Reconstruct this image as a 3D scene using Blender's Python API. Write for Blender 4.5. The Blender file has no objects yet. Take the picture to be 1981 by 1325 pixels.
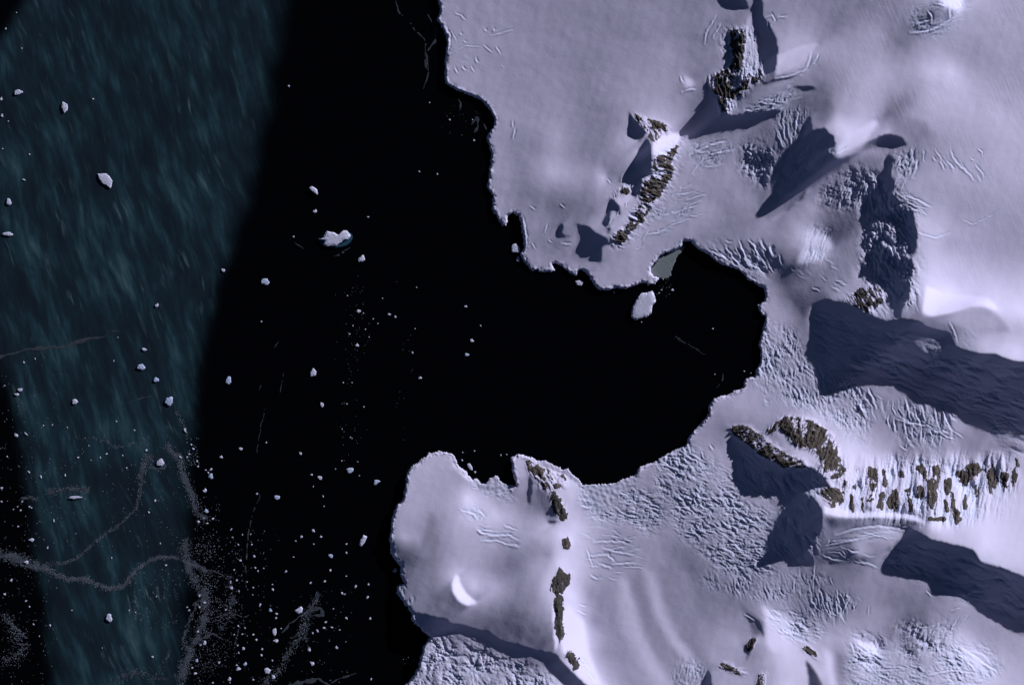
import bpy, math, random
import numpy as np

# ---------------------------------------------------------------- camera, sky, sun, exposure
scene = bpy.context.scene
C = scene.collection
SC = 3.4
cd = bpy.data.cameras.new('camera'); cam = bpy.data.objects.new('camera', cd); C.objects.link(cam)
cam.location = (0, 0, 60000); cam.rotation_euler = (0, 0, 0)
cd.sensor_width = 36; cd.lens = 36*60000/(1981*SC); cd.clip_start = 1000; cd.clip_end = 300000
scene.camera = cam
w = bpy.data.worlds.new('World'); scene.world = w; w.use_nodes = True
wn = w.node_tree.nodes; wl = w.node_tree.links
sky = wn.new('ShaderNodeTexSky'); sky.sky_type = 'NISHITA'; sky.sun_disc = False
sky.sun_elevation = math.radians(17.5); sky.sun_rotation = math.radians(51.5)
sky.altitude = 5000; sky.air_density = .30; sky.dust_density = 0.0; sky.ozone_density = 1.0
wl.new(sky.outputs[0], wn['Background'].inputs[0]); wn['Background'].inputs[1].default_value = 0.05
sd = bpy.data.lights.new('sun', 'SUN'); sun = bpy.data.objects.new('sun', sd); C.objects.link(sun)
sd.energy = 4.35; sd.angle = math.radians(0.5); sd.color = (.872, .862, 1.0)
_h = math.hypot(.78, .62)
_s = (0.78/_h*math.cos(math.radians(17.5)), 0.62/_h*math.cos(math.radians(17.5)), math.sin(math.radians(17.5)))
from mathutils import Vector
sun.rotation_euler = Vector(_s).to_track_quat('Z', 'Y').to_euler(); sun.location = (3000, 2400, 3000)
scene.view_settings.view_transform = 'Standard'; scene.view_settings.look = 'None'
scene.view_settings.exposure = 0; scene.view_settings.gamma = 1; scene.view_settings.use_curve_mapping = False
scene.cycles.max_bounces = 5; scene.cycles.diffuse_bounces = 3
scene.cycles.use_denoising = True

# ---------------------------------------------------------------- survey data
# plan coordinates (east, south) in survey units of 3.4 m, read off the photograph
NORTH_COAST = [(838,-170),(846,0),(851,13),(851,26),(845,38),(854,51),(864,72),(865,89),(861,119),(860,144),(863,163),(888,176),(920,189),(937,199),(952,220),(958,233),(954,246),(941,265),(948,288),(951,302),(947,330),(943,362),(953,379),(952,404),(964,425),(973,437),(980,436),(982,417),(991,412),(1003,417),(1008,436),(1012,457),(1014,480),(1006,491),(1012,502),(1019,514),(1031,524),(1040,521),(1044,526),(1063,527),(1073,523),(1067,510),(1076,508),(1095,521),(1103,529),(1114,533),(1118,523),(1129,522),(1140,536),(1156,559),(1175,563),(1192,557),(1211,559),(1231,552),(1243,546),(1250,546),(1253,551),(1267,550),(1275,537),(1264,534),(1258,526),(1259,518),(1270,503),(1275,496),(1288,490),(1303,486),(1318,478),(1323,466),(1337,466),(1343,475),(1351,483),(1370,490),(1375,496),(1385,505),(1407,515),(1428,521),(1438,530),(1449,542),(1462,549),(1478,556),(1481,570),(1479,583),(1466,591),(1470,604),(1481,613),(1475,640),(1468,664),(1472,683),(1471,702),(1463,714),(1462,730),(1450,730),(1440,736),(1440,749),(1419,757),(1406,765),(1395,766),(1380,772),(1371,785),(1371,800),(1357,819),(1344,829),(1329,850),(1327,861),(1308,870),(1287,880),(1263,895),(1238,902),(1228,920),(1206,927),(1183,936),(1159,937),(1128,938),(1113,922),(1098,908),(1088,908),(1071,899),(1054,891),(1041,891),(1026,884),(1003,877),(988,887),(992,910),(998,940),(984,938),(967,931),(963,920),(946,925),(940,936),(932,936),(922,925),(914,927),(905,920),(903,912),(886,901),(881,886),(871,876),(848,873),(831,877),(810,891),(793,906),(787,918),(783,946),(780,967),(768,976),(758,1003),(754,1041),(757,1071),(768,1087),(776,1098),(774,1111),(783,1128),(768,1134),(767,1147),(782,1166),(796,1183),(796,1198),(814,1215),(833,1232),(819,1249),(814,1270),(810,1289),(793,1316),(778,1328),(740,1500),(2300,1500),(2300,-170)]

# hollows and lee walls that lie out of the sun: crest on the sun side, floor on the far side
SHADE = [
 [(1453,-40),(1472,-40),(1473,30),(1489,55),(1501,78),(1503,106),(1498,138),(1481,148),(1474,161),(1479,140),(1470,119),(1466,95),(1462,72),(1455,49),(1453,25)],
 [(1379,-20),(1387,19),(1400,25),(1421,22),(1451,20),(1443,10),(1432,-20)],
 [(1410,70),(1415,57),(1432,70),(1428,95),(1426,115),(1421,127),(1436,138),(1432,170),(1434,189),(1426,199),(1419,180),(1419,148),(1411,127),(1408,115),(1412,95)],
 [(1370,180),(1385,195),(1400,225),(1426,223),(1457,216),(1510,214),(1498,229),(1468,246),(1426,267),(1383,273),(1332,278),(1339,252),(1345,231),(1360,204)],
 [(1479,161),(1510,153),(1544,146),(1527,155),(1489,163),(1464,170)],
 [(1532,167),(1570,170),(1575,176),(1549,184)],
 [(1566,225),(1569,254),(1593,250),(1610,265),(1613,282),(1597,292),(1616,311),(1652,300),(1671,280),(1697,264),(1722,261),(1743,268),(1752,283),(1722,294),(1692,290),(1667,296),(1646,309),(1610,338),(1586,353),(1561,372),(1549,387),(1515,415),(1481,424),(1468,419),(1481,387),(1487,362),(1489,330),(1510,292),(1538,275),(1553,237)],
 [(1718,298),(1707,311),(1697,343),(1692,370),(1671,396),(1661,425),(1659,451),(1665,468),(1654,485),(1669,483),(1669,508),(1659,531),(1659,547),(1688,553),(1714,568),(1709,589),(1726,600),(1728,617),(1739,614),(1741,598),(1758,568),(1758,542),(1762,519),(1760,502),(1737,493),(1709,476),(1690,459),(1688,434),(1722,430),(1728,451),(1726,463),(1748,468),(1762,500),(1772,478),(1770,444),(1762,406),(1757,404),(1732,402),(1728,397),(1750,395),(1724,379),(1726,349),(1720,338),(1728,309)],
 [(1597,578),(1646,591),(1680,608),(1709,621),(1741,617),(1773,621),(1788,633),(1834,644),(1845,668),(1858,674),(1890,684),(1921,684),(1953,697),(1981,699),(2120,740),(2120,910),(1981,876),(1949,876),(1917,869),(1892,852),(1875,827),(1854,801),(1851,791),(1807,778),(1765,773),(1722,757),(1680,740),(1642,723),(1603,716),(1576,710),(1561,691),(1564,665),(1561,610),(1570,590)],
 [(1425,836),(1427,848),(1446,857),(1467,878),(1495,893),(1525,901),(1569,902),(1588,920),(1610,946),(1576,944),(1554,952),(1571,960),(1586,981),(1586,996),(1584,1024),(1576,1041),(1559,1060),(1571,1081),(1571,1091),(1550,1100),(1529,1102),(1501,1096),(1480,1072),(1482,1045),(1478,1024),(1501,988),(1489,971),(1463,962),(1448,963),(1436,952),(1421,931),(1417,908),(1417,884),(1408,863),(1412,848)],
 [(1752,1019),(1777,1028),(1796,1041),(1834,1049),(1860,1055),(1879,1062),(1892,1083),(1921,1092),(1951,1102),(1981,1113),(2120,1160),(2120,1290),(1981,1228),(1964,1227),(1934,1206),(1892,1181),(1862,1162),(1828,1145),(1807,1144),(1792,1128),(1790,1119),(1752,1119),(1718,1115),(1695,1106),(1693,1090),(1714,1060),(1737,1041)],
 [(1114,434),(1140,440),(1154,451),(1176,463),(1176,474),(1163,478),(1165,500),(1159,511),(1144,508),(1123,510),(1106,511),(1097,497),(1112,476),(1110,457)],
 [(1080,436),(1089,432),(1087,451),(1093,457),(1112,455),(1091,461),(1076,461),(1071,455)],
 [(1250,268),(1258,279),(1260,338),(1243,349),(1239,366),(1229,385),(1222,379),(1216,370),(1218,349),(1226,315),(1235,288)],
 [(1216,218),(1231,235),(1250,259),(1237,276),(1214,263)],
 [(1178,387),(1184,385),(1197,398),(1201,417),(1182,408),(1176,438),(1160,436),(1169,413)],
 [(1184,440),(1176,453),(1170,452),(1176,440)],
 [(796,1183),(818,1185),(842,1193),(865,1196),(871,1204),(897,1208),(920,1215),(944,1219),(965,1234),(982,1242),(1005,1244),(1033,1255),(1062,1259),(1077,1263),(1088,1276),(1109,1299),(1139,1324),(1200,1400),(1150,1400),(1090,1325),(1071,1304),(1045,1280),(1037,1272),(1022,1270),(994,1274),(963,1261),(941,1249),(922,1234),(880,1225),(833,1229),(814,1215),(796,1198)],
 [(1024,916),(1031,933),(1028,955),(1026,976),(1018,974),(1020,942)],
 [(1060,1007),(1079,1005),(1071,1015),(1062,1013)],
 [(1465,1198),(1477,1221),(1476,1232),(1466,1216),(1450,1195)],
 [(1445,1240),(1456,1236),(1448,1262),(1441,1278)],
 [(1356,1310),(1371,1293),(1376,1325),(1376,1400),(1345,1400)],
]

# how strongly open snow faces the sun, as (east, south, grey level) samples
TONES = """870 20 138 900 60 138 960 20 132 1000 80 135 1050 60 128 1100 30 125 1150 60 126 900 120 140 980 100 135 940 170 140 1000 160 130 1060 180 138 1100 200 125 1150 220 112 1000 230 142 1080 265 150
1180 60 122 1240 80 125 1280 30 128 1330 40 118 1340 70 108 1300 110 130 1350 120 115 1290 165 140 1200 130 128 1220 180 135 1300 200 140 1340 190 115 1310 240 165 1300 260 190 1380 35 112 1410 40 110 1440 85 130 1450 110 150 1457 140 165 1520 70 150 1540 100 175 1560 60 150 1540 20 130 1520 130 150 1550 120 165 1500 175 110 1520 190 115 1450 195 110 1490 250 95 1550 200 80 1420 285 125
1570 90 180 1590 60 140 1620 20 120 1660 40 125 1720 30 115 1700 70 140 1740 90 112 1760 70 115 1790 50 125 1830 5 180 1800 30 135 1820 35 140 1870 20 160 1900 60 165 1950 40 160 1850 100 165 1800 140 200 1840 140 205 1880 130 150 1920 130 140 1960 160 145 1580 130 110 1600 160 108 1575 200 75 1650 150 150 1700 140 165 1680 190 175 1640 220 165 1720 190 160 1780 180 175 1820 170 180 1620 240 200 1640 265 205 1690 245 190 1730 230 140 1760 250 115 1790 240 150 1850 220 165 1900 200 165 1930 220 175 1970 200 160
960 300 140 970 350 135 965 400 140 1000 300 118 1030 280 112 1020 350 118 1060 310 150 1065 335 168 1100 335 155 1050 360 140 1120 290 120 1150 310 115 1150 345 150 1166 345 200 1100 370 125 1060 380 105 1080 395 100 1010 380 115 1130 380 130 1180 340 120 1200 330 140 1205 360 165 1150 410 125 1100 420 120 1040 420 125 1060 430 135 1040 460 125 1030 490 128 1060 490 115 1080 480 105 1090 500 120 1050 505 125 1130 520 135 1170 520 140 1200 490 135 1220 540 140 1180 550 145
1285 290 205 1275 285 205 1270 310 200 1330 300 130 1335 330 140 1320 360 145 1310 330 135 1345 310 130 1380 290 120 1400 310 130 1430 300 120 1410 340 138 1380 350 130 1360 400 150 1320 400 130 1300 420 140 1280 440 140 1340 440 135 1350 390 125 1400 400 125 1400 450 128 1450 380 140 1450 430 135 1480 450 140 1520 440 130 1540 460 155 1555 475 170 1560 420 140 1570 405 150 1400 480 130 1470 490 115 1500 495 90 1260 480 135 1240 500 145 1300 470 130 1450 315 75 1470 340 70 1250 420 150 1220 440 170
1590 380 115 1630 340 100 1650 320 95 1680 310 95 1690 330 105 1680 370 95 1640 380 60 1650 400 80 1600 400 110 1570 420 130 1590 430 110 1620 430 80 1640 440 85 1600 470 100 1575 460 200 1580 480 190 1570 500 110 1600 500 120 1640 500 110 1650 460 105 1700 445 120 1740 485 140 1760 330 140 1760 360 155 1790 340 150 1830 330 160 1870 330 165 1800 380 150 1780 425 185 1800 430 180 1850 400 150 1900 350 160 1950 330 170 1900 420 150 1960 420 150 1790 455 190 1820 455 190 1830 470 155 1900 470 160 1790 500 190 1850 510 190 1920 520 185 1970 500 165 1780 290 120 1800 270 130 1850 280 150 1900 280 160 1950 260 175
1780 530 195 1850 540 200 1920 550 205 1970 560 190 1800 560 220 1840 575 230 1870 580 215 1900 580 215 1920 595 215 1950 590 205 1975 605 215 1770 600 170 1800 605 215 1830 600 200 1850 610 150 1880 610 155 1900 620 165 1930 640 175 1970 640 180 1860 640 130 1830 635 110 1880 660 160 1900 670 195 1960 680 215 1810 620 130 1575 560 95 1600 540 110 1620 520 115 1640 550 140 1620 570 150 1680 585 165 1700 600 170
1490 530 125 1500 560 120 1510 590 130 1540 600 110 1520 620 140 1540 650 120 1530 670 140 1500 640 150 1490 690 140 1540 690 130 1555 700 140 1500 512 70 1515 530 60 1530 565 65 1552 600 60
1400 790 150 1430 780 165 1450 760 160 1470 800 165 1440 810 155 1400 830 135 1500 790 165 1540 795 170 1580 810 200 1490 815 155 1480 845 135 1520 840 150 1350 840 150 1370 830 140 1390 850 150 1380 880 170 1350 870 165 1400 900 165 1330 890 160 1600 760 150 1540 740 150 1480 740 150 1650 780 150 1600 850 190 1570 860 200 1560 880 170
1620 850 195 1640 870 215 1680 870 195 1640 900 210 1700 860 165 1690 820 145 1740 820 130 1730 860 160 1720 900 210 1760 880 145 1800 870 150 1830 880 165 1790 890 190 1850 880 195 1860 850 130 1880 870 115 1910 880 140 1830 810 160 1850 830 165 1780 800 150 1640 950 210 1680 960 215 1720 960 200 1780 940 205 1830 960 215 1860 960 220 1900 970 210 1940 940 190 1970 960 200 1960 1000 200 1900 1000 215 1850 1020 195 1900 1050 215 1960 1060 205 1620 990 230 1700 990 230 1800 1010 220
1620 1010 110 1680 1005 85 1740 1005 80 1770 1015 75 1660 1015 125 1620 1030 120 1600 1040 115 1680 1025 150 1720 1020 190 1740 1022 175 1650 1045 140 1700 1045 150 1690 1060 130 1640 1058 85 1660 1067 170 1600 1070 65
1660 1095 110 1600 1100 115 1560 1120 110 1680 1130 130 1740 1140 130 1720 1160 120 1650 1150 120 1600 1190 115 1550 1190 110 1800 1170 125 1780 1190 110 1840 1190 140 1900 1220 150 1950 1250 150 1970 1290 165 1700 1180 150 1660 1200 155 1740 1200 125 1600 1230 180 1640 1215 165 1680 1230 150 1720 1225 140 1760 1220 120 1580 1215 150 1680 1250 195 1660 1245 190 1760 1250 140 1850 1230 200 1870 1250 200 1900 1270 200 1910 1290 195 1850 1280 190 1800 1270 170 1820 1300 180 1620 1270 130 1610 1300 120 1650 1290 170 1700 1290 165 1750 1300 160 1590 1300 190 1560 1280 200 1550 1310 190
1520 1200 190 1500 1230 210 1510 1280 190 1520 1320 200 1480 1310 160 1470 1290 140 1490 1260 170 1460 1260 140 1400 1310 150 1430 1320 155 1380 1170 120 1420 1190 120 1410 1150 115 1450 1170 115 1440 1220 130 1420 1240 165 1400 1250 150 1350 1230 125 1330 1180 130 1350 1150 120 1290 1150 130 1320 1120 140 1290 1100 145 1310 1070 120 1330 1100 110 1260 1110 150 1250 1150 155 1270 1180 165 1230 1200 150 1220 1130 135 1200 1160 160 1210 1200 165 1200 1240 165 1230 1260 160 1250 1230 140 1290 1220 140 1310 1240 120 1350 1270 115 1380 1270 160 1270 1270 135 1300 1280 140 1320 1300 150 1250 1300 150 1200 1290 145 1220 1320 140 1180 1310 165 1170 1260 140 1150 1200 140 1140 1150 140 1160 1120 150 1110 1100 210 1110 1150 220 1120 1180 215 1130 1220 215 1120 1250 215 1150 1300 205 1130 1290 215 1170 1320 200
850 890 165 820 910 165 800 950 165 850 940 155 900 930 150 880 960 165 905 965 220 920 975 205 800 990 160 790 1020 155 810 1040 155 780 1040 170 840 1000 140 825 1040 130 830 1070 120 800 1070 100 870 1010 165 900 1000 190 940 1000 195 960 1000 200 970 1020 170 880 1050 165 930 1060 160 980 1060 150 1000 1000 165 960 960 165 1000 965 150 1020 1040 170 1050 1040 195 1060 1070 150 1040 1010 165 1080 1030 215 1100 980 190 1110 1010 210 1120 970 180 1080 1085 215 1060 1110 190 1010 900 170 1005 930 160 1040 960 115 1050 980 110 1030 990 125 1100 930 200 1060 920 190 1070 940 190 1050 900 190
800 1100 110 810 1130 130 840 1150 125 860 1120 150 880 1110 185 915 1135 205 930 1120 190 960 1130 185 880 1150 130 870 1170 140 900 1180 125 960 1170 140 1000 1130 145 1010 1160 140 1040 1130 170 1060 1130 200 1060 1160 180 1050 1190 140 1060 1210 120 1020 1200 120 980 1200 105 940 1200 110 1000 1225 95 1050 1240 90 850 1180 140 830 1170 135 880 1195 115 960 1100 150 1000 1090 140 900 1090 160 850 1090 140 1030 1090 165 765 1060 70 785 1085 75
860 1260 162 920 1290 162 980 1310 162 850 1310 162 1020 1310 160 1180 980 165 1250 980 150 1200 940 165 1300 950 140 1380 980 145 1450 1030 140 1400 1060 140 1300 1010 140 1250 1030 150 1200 1050 150 1180 1090 150 1480 1120 130 1400 1110 130 1090 1320 210 1110 1310 215"""

# (east, south) outlines of bare rock, bareness 0..1, and a grain direction in degrees
ROCKS = [
 ('jagged brown rock crest above the brightest snow bowl, west of the dagger-shaped shadow', .52, 60,
  [(1218,218),(1235,225),(1260,233),(1294,244),(1296,256),(1281,265),(1267,280),(1258,276),(1244,250),(1230,236)]),
 ('long ribbed brown rock wall slanting from the bright snow bowl towards the bay', .55, 25,
  [(1319,272),(1309,298),(1298,321),(1306,328),(1288,362),(1277,379),(1260,400),(1243,430),(1220,451),(1209,470),(1196,473),(1178,466),(1186,451),(1208,441),(1220,425),(1228,405),(1240,392),(1236,375),(1245,350),(1262,345),(1263,305),(1272,304),(1284,300),(1300,286)]),
 ('small dark rock knob at the top of a narrow shaded cleft beside the ribbed wall', .5, 70,
  [(1180,388),(1194,366),(1212,360),(1222,364),(1214,378),(1196,382)]),
 ('tangled black and brown rock buttress at the top, left of the long curved black shadow', .5, 80,
  [(1364,161),(1385,144),(1396,136),(1413,129),(1422,81),(1436,90),(1428,136),(1436,150),(1457,140),(1453,157),(1436,170),(1419,191),(1415,212),(1406,225),(1394,214),(1383,187)]),
 ('long brown snow-speckled rock spur along the shaded southern edge of the bluff', .55, 150,
  [(1406,826),(1425,822),(1448,823),(1470,838),(1484,851),(1504,863),(1520,878),(1544,884),(1570,902),(1540,904),(1513,902),(1490,890),(1466,878),(1444,858),(1425,848)]),
 ('large brown arched rock face, the biggest bare outcrop, on the bluff by the bay', .57, 120,
  [(1472,838),(1501,815),(1521,803),(1566,811),(1594,828),(1613,846),(1618,871),(1628,896),(1636,911),(1619,928),(1592,923),(1576,906),(1584,884),(1559,866),(1544,868),(1530,852),(1518,834),(1504,830),(1490,839)]),
 ('pale mottled rock knoll at the tip of the fluted ridge, overhanging a black hollow', .62, 40,
  [(1574,946),(1603,940),(1632,950),(1630,973),(1604,984),(1590,966)]),
 ('broken rock headland with snow streaks jutting into the bay from the southern shore', .5, 60,
  [(1014,882),(1039,893),(1044,905),(1066,908),(1075,916),(1100,918),(1092,942),(1067,948),(1047,946),(1038,928),(1022,912)]),
 ('dark elongated rock rib just south of the snow-streaked headland', .97, 100,
  [(1062,951),(1079,960),(1093,984),(1095,1003),(1083,1011),(1076,993),(1068,967)]),
 ('tiny round rock outcrop halfway down the snowy crest south of the headland', .7, 60,
  [(1086,1042),(1099,1038),(1106,1052),(1100,1062),(1090,1060)]),
 ('horned dark rock outcrop at the upper end of the thin straight rock strip', .9, 100,
  [(1073,1112),(1083,1096),(1090,1107),(1100,1111),(1103,1103),(1107,1110),(1098,1130),(1088,1145),(1080,1148),(1072,1145),(1067,1133),(1069,1118)]),
 ('thin straight strip of grey rock running south along the snow crest', .97, 95,
  [(1074,1164),(1080,1148),(1087,1176),(1088,1206),(1089,1227),(1082,1241),(1077,1219),(1075,1181)]),
 ('curved dark rock rim on a very white snow hump near the bottom edge', .96, 130,
  [(1089,1258),(1105,1262),(1117,1274),(1116,1291),(1111,1300),(1107,1282),(1098,1271)]),
 ('low brown rock brow near the bottom edge above a narrow black shadow', .56, 20,
  [(1384,1286),(1397,1276),(1418,1286),(1445,1302),(1431,1304),(1412,1296),(1399,1292)]),
 ('small orange-brown rock slab on bright snow near the bottom edge', .68, 35,
  [(1545,1245),(1561,1247),(1575,1255),(1583,1271),(1573,1268),(1555,1258)]),
 ('dark rock notch between two snow humps near the bottom edge', .65, 110,
  [(1439,1244),(1452,1231),(1462,1231),(1454,1254),(1443,1259)]),
 ('small dark rock streak cut off by the bottom edge', .6, 100,
  [(1465,1300),(1480,1297),(1475,1330),(1460,1330)]),
 ('rock slope veined with snow at the foot of a dark wall, above the widest shadow', .48, 60,
  [(1625,577),(1652,565),(1673,551),(1698,553),(1710,570),(1708,587),(1690,604),(1679,609),(1656,598)]),
 ('thin jagged black rock crest beside a narrow shadow, at the top centre', .56, 85,
  [(1412,60),(1436,52),(1446,75),(1440,110),(1430,145),(1418,120),(1410,90)]),
 ('snow-streaked rock face filling the gap below the long curved black shadow', .46, 75,
  [(1436,150),(1458,136),(1480,130),(1476,150),(1448,172),(1428,198),(1424,180)]),
]
FLUTES = [
 [(1621,915),(1634,922),(1638,945),(1634,956),(1624,940)],
 [(1654,895),(1661,905),(1658,930),(1650,955),(1643,962),(1648,925)],
 [(1674,901),(1698,904),(1700,925),(1688,950),(1683,972),(1676,985),(1680,935)],
 [(1698,946),(1708,952),(1707,990),(1693,980)],
 [(1728,928),(1736,952),(1740,964),(1733,986),(1718,990),(1712,970),(1722,950)],
 [(1768,896),(1810,900),(1818,910),(1814,935),(1805,944),(1812,958),(1802,986),(1790,976),(1794,935),(1776,914)],
 [(1748,946),(1763,940),(1759,956),(1754,970)],
 [(1823,926),(1840,923),(1838,945),(1831,960),(1823,946)],
 [(1846,908),(1888,893),(1902,902),(1890,922),(1878,928),(1868,945),(1852,930)],
 [(1900,896),(1925,896),(1926,918),(1933,946),(1922,946),(1905,920)],
 [(1934,906),(1950,910),(1953,935),(1942,956),(1938,930)],
 [(1791,998),(1828,998),(1825,1006),(1793,1006)],
 [(1836,976),(1858,990),(1860,1005),(1844,1014)],
]
STREAKS = [(1643,952,992,7),(1664,958,993,6),(1707,905,942,8),(1741,908,926,8),(1757,962,992,8),(1776,934,976,8),(1838,948,984,9),(1862,952,986,9),(1886,934,962,8),(1912,924,958,9),(1958,900,946,9),(1724,962,990,7),(1826,962,990,8),(1966,884,904,7)]
# broken glacier ice: outline, roughness in m, lump size in survey units, grain direction, stretch
BROKEN = [
 ([(1395,60),(1440,50),(1462,60),(1480,140),(1445,172),(1412,228),(1375,190),(1402,130)], 5.4, 9, 82, 2.2),
 ([(1215,440),(1262,345),(1265,300),(1325,265),(1306,330),(1275,405),(1205,480),(1180,470)], 5.0, 7, 30, 2.2),
 ([(1760,20),(1870,-12),(1872,25),(1825,72),(1755,68)], 2.2, 8, 150, 1.8),
 ([(1570,600),(1700,630),(1860,690),(1981,710),(2120,740),(2120,900),(1950,870),(1860,790),(1700,740),(1580,700)], 5.4, 21, 20, 2.6),
 ([(1720,1060),(1780,1040),(1880,1075),(1981,1120),(2120,1180),(2120,1280),(1940,1195),(1800,1120),(1710,1100)], 5.0, 19, 22, 2.8),
 ([(1430,860),(1590,910),(1580,1060),(1540,1095),(1490,1060),(1500,980),(1430,930)], 5.0, 17, 60, 2.2),
 ([(1500,300),(1610,270),(1610,310),(1500,400)], 5.0, 17, 130, 2.0),
 ([(1670,330),(1765,400),(1765,590),(1665,540)], 9.0, 11, 70, 1.8),
 ([(815,1240),(880,1232),(940,1258),(1000,1282),(1040,1290),(1075,1320),(1100,1420),(760,1420),(790,1320)], 6.2, 9, 40, 1.3),
 ([(1128,938),(1230,920),(1260,960),(1290,1000),(1270,1040),(1220,1010),(1150,1005),(1125,975)], 5.0, 8, 10, 2.0),
 ([(1265,895),(1330,860),(1400,900),(1440,970),(1495,985),(1485,1050),(1500,1110),(1440,1110),(1380,1090),(1320,1040),(1280,960)], 4.6, 8, 25, 1.6),
 ([(1385,1090),(1500,1110),(1600,1110),(1600,1130),(1500,1160),(1430,1150),(1350,1130)], 3.0, 8, 70, 1.8),
 ([(1475,620),(1530,640),(1560,700),(1640,730),(1680,765),(1690,800),(1660,850),(1640,830),(1560,790),(1500,765),(1470,745),(1465,700)], 4.4, 8, 70, 1.6),
 ([(1660,830),(1690,860),(1700,880),(1660,860),(1610,820),(1620,800)], 3.5, 7, 130, 2.0),
 ([(1370,480),(1420,480),(1500,515),(1480,535),(1430,520),(1380,500)], 6.0, 14, 50, 2.6),
 ([(1430,285),(1500,280),(1500,340),(1470,355),(1440,330)], 6.0, 9, 100, 1.6),
 ([(1580,395),(1610,350),(1675,330),(1670,390),(1630,400)], 7.0, 10, 110, 1.5),
 ([(1716,300),(1760,285),(1775,300),(1745,345),(1725,380),(1715,340)], 5.0, 8, 115, 2.2),
 ([(1440,215),(1540,165),(1530,200),(1450,225)], 4.0, 9, 150, 2.4),
 ([(1340,270),(1420,275),(1410,300),(1350,330),(1335,325)], 3.0, 9, 140, 2.6),
 ([(1500,225),(1560,215),(1545,270),(1510,270)], 4.0, 8, 90, 2.6),
 ([(1640,1230),(1700,1230),(1720,1270),(1680,1290),(1650,1280)], 7.0, 10, 30, 1.5),
 ([(1730,1215),(1840,1205),(1830,1250),(1770,1280),(1730,1260)], 5.5, 9, 120, 1.6),
 ([(1830,1240),(1910,1250),(1940,1300),(1860,1320),(1800,1290)], 5.0, 9, 40, 1.8),
 ([(1640,1270),(1800,1290),(1900,1320),(1900,1340),(1620,1340)], 4.0, 9, 20, 1.6),
 ([(1300,1280),(1360,1270),(1360,1330),(1300,1340)], 4.0, 9, 110, 1.6),
 ([(1480,1180),(1560,1190),(1600,1230),(1540,1240),(1490,1210)], 4.5, 9, 30, 1.6),
 ([(900,905),(930,925),(990,940),(1000,965),(950,960),(915,940)], 3.5, 6, 15, 1.8),
 ([(1540,1140),(1640,1150),(1650,1190),(1590,1200),(1520,1170)], 3.0, 9, 75, 3.0),
 ([(1730,780),(1800,775),(1840,830),(1800,870),(1720,840)], 4.0, 14, 80, 2.4),
 ([(1560,440),(1600,440),(1600,500),(1550,510)], 4.0, 10, 120, 3.0),
 ([(1650,570),(1740,590),(1735,618),(1670,600)], 3.0, 9, 60, 1.6),
 ([(880,985),(930,980),(945,1005),(920,1010)], 3.0, 8, 30, 1.6),
 ([(1625,895),(1950,885),(1965,930),(1930,985),(1840,1010),(1620,985)], 12.0, 15, 99, 4.5),
 ([(1840,640),(1880,640),(1890,680),(1850,668)], 1.5, 12, 60, 1.5),
 ([(1780,640),(1981,720),(1981,760),(1850,700),(1750,660)], 2.5, 22, 15, 2.6),
]
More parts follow.
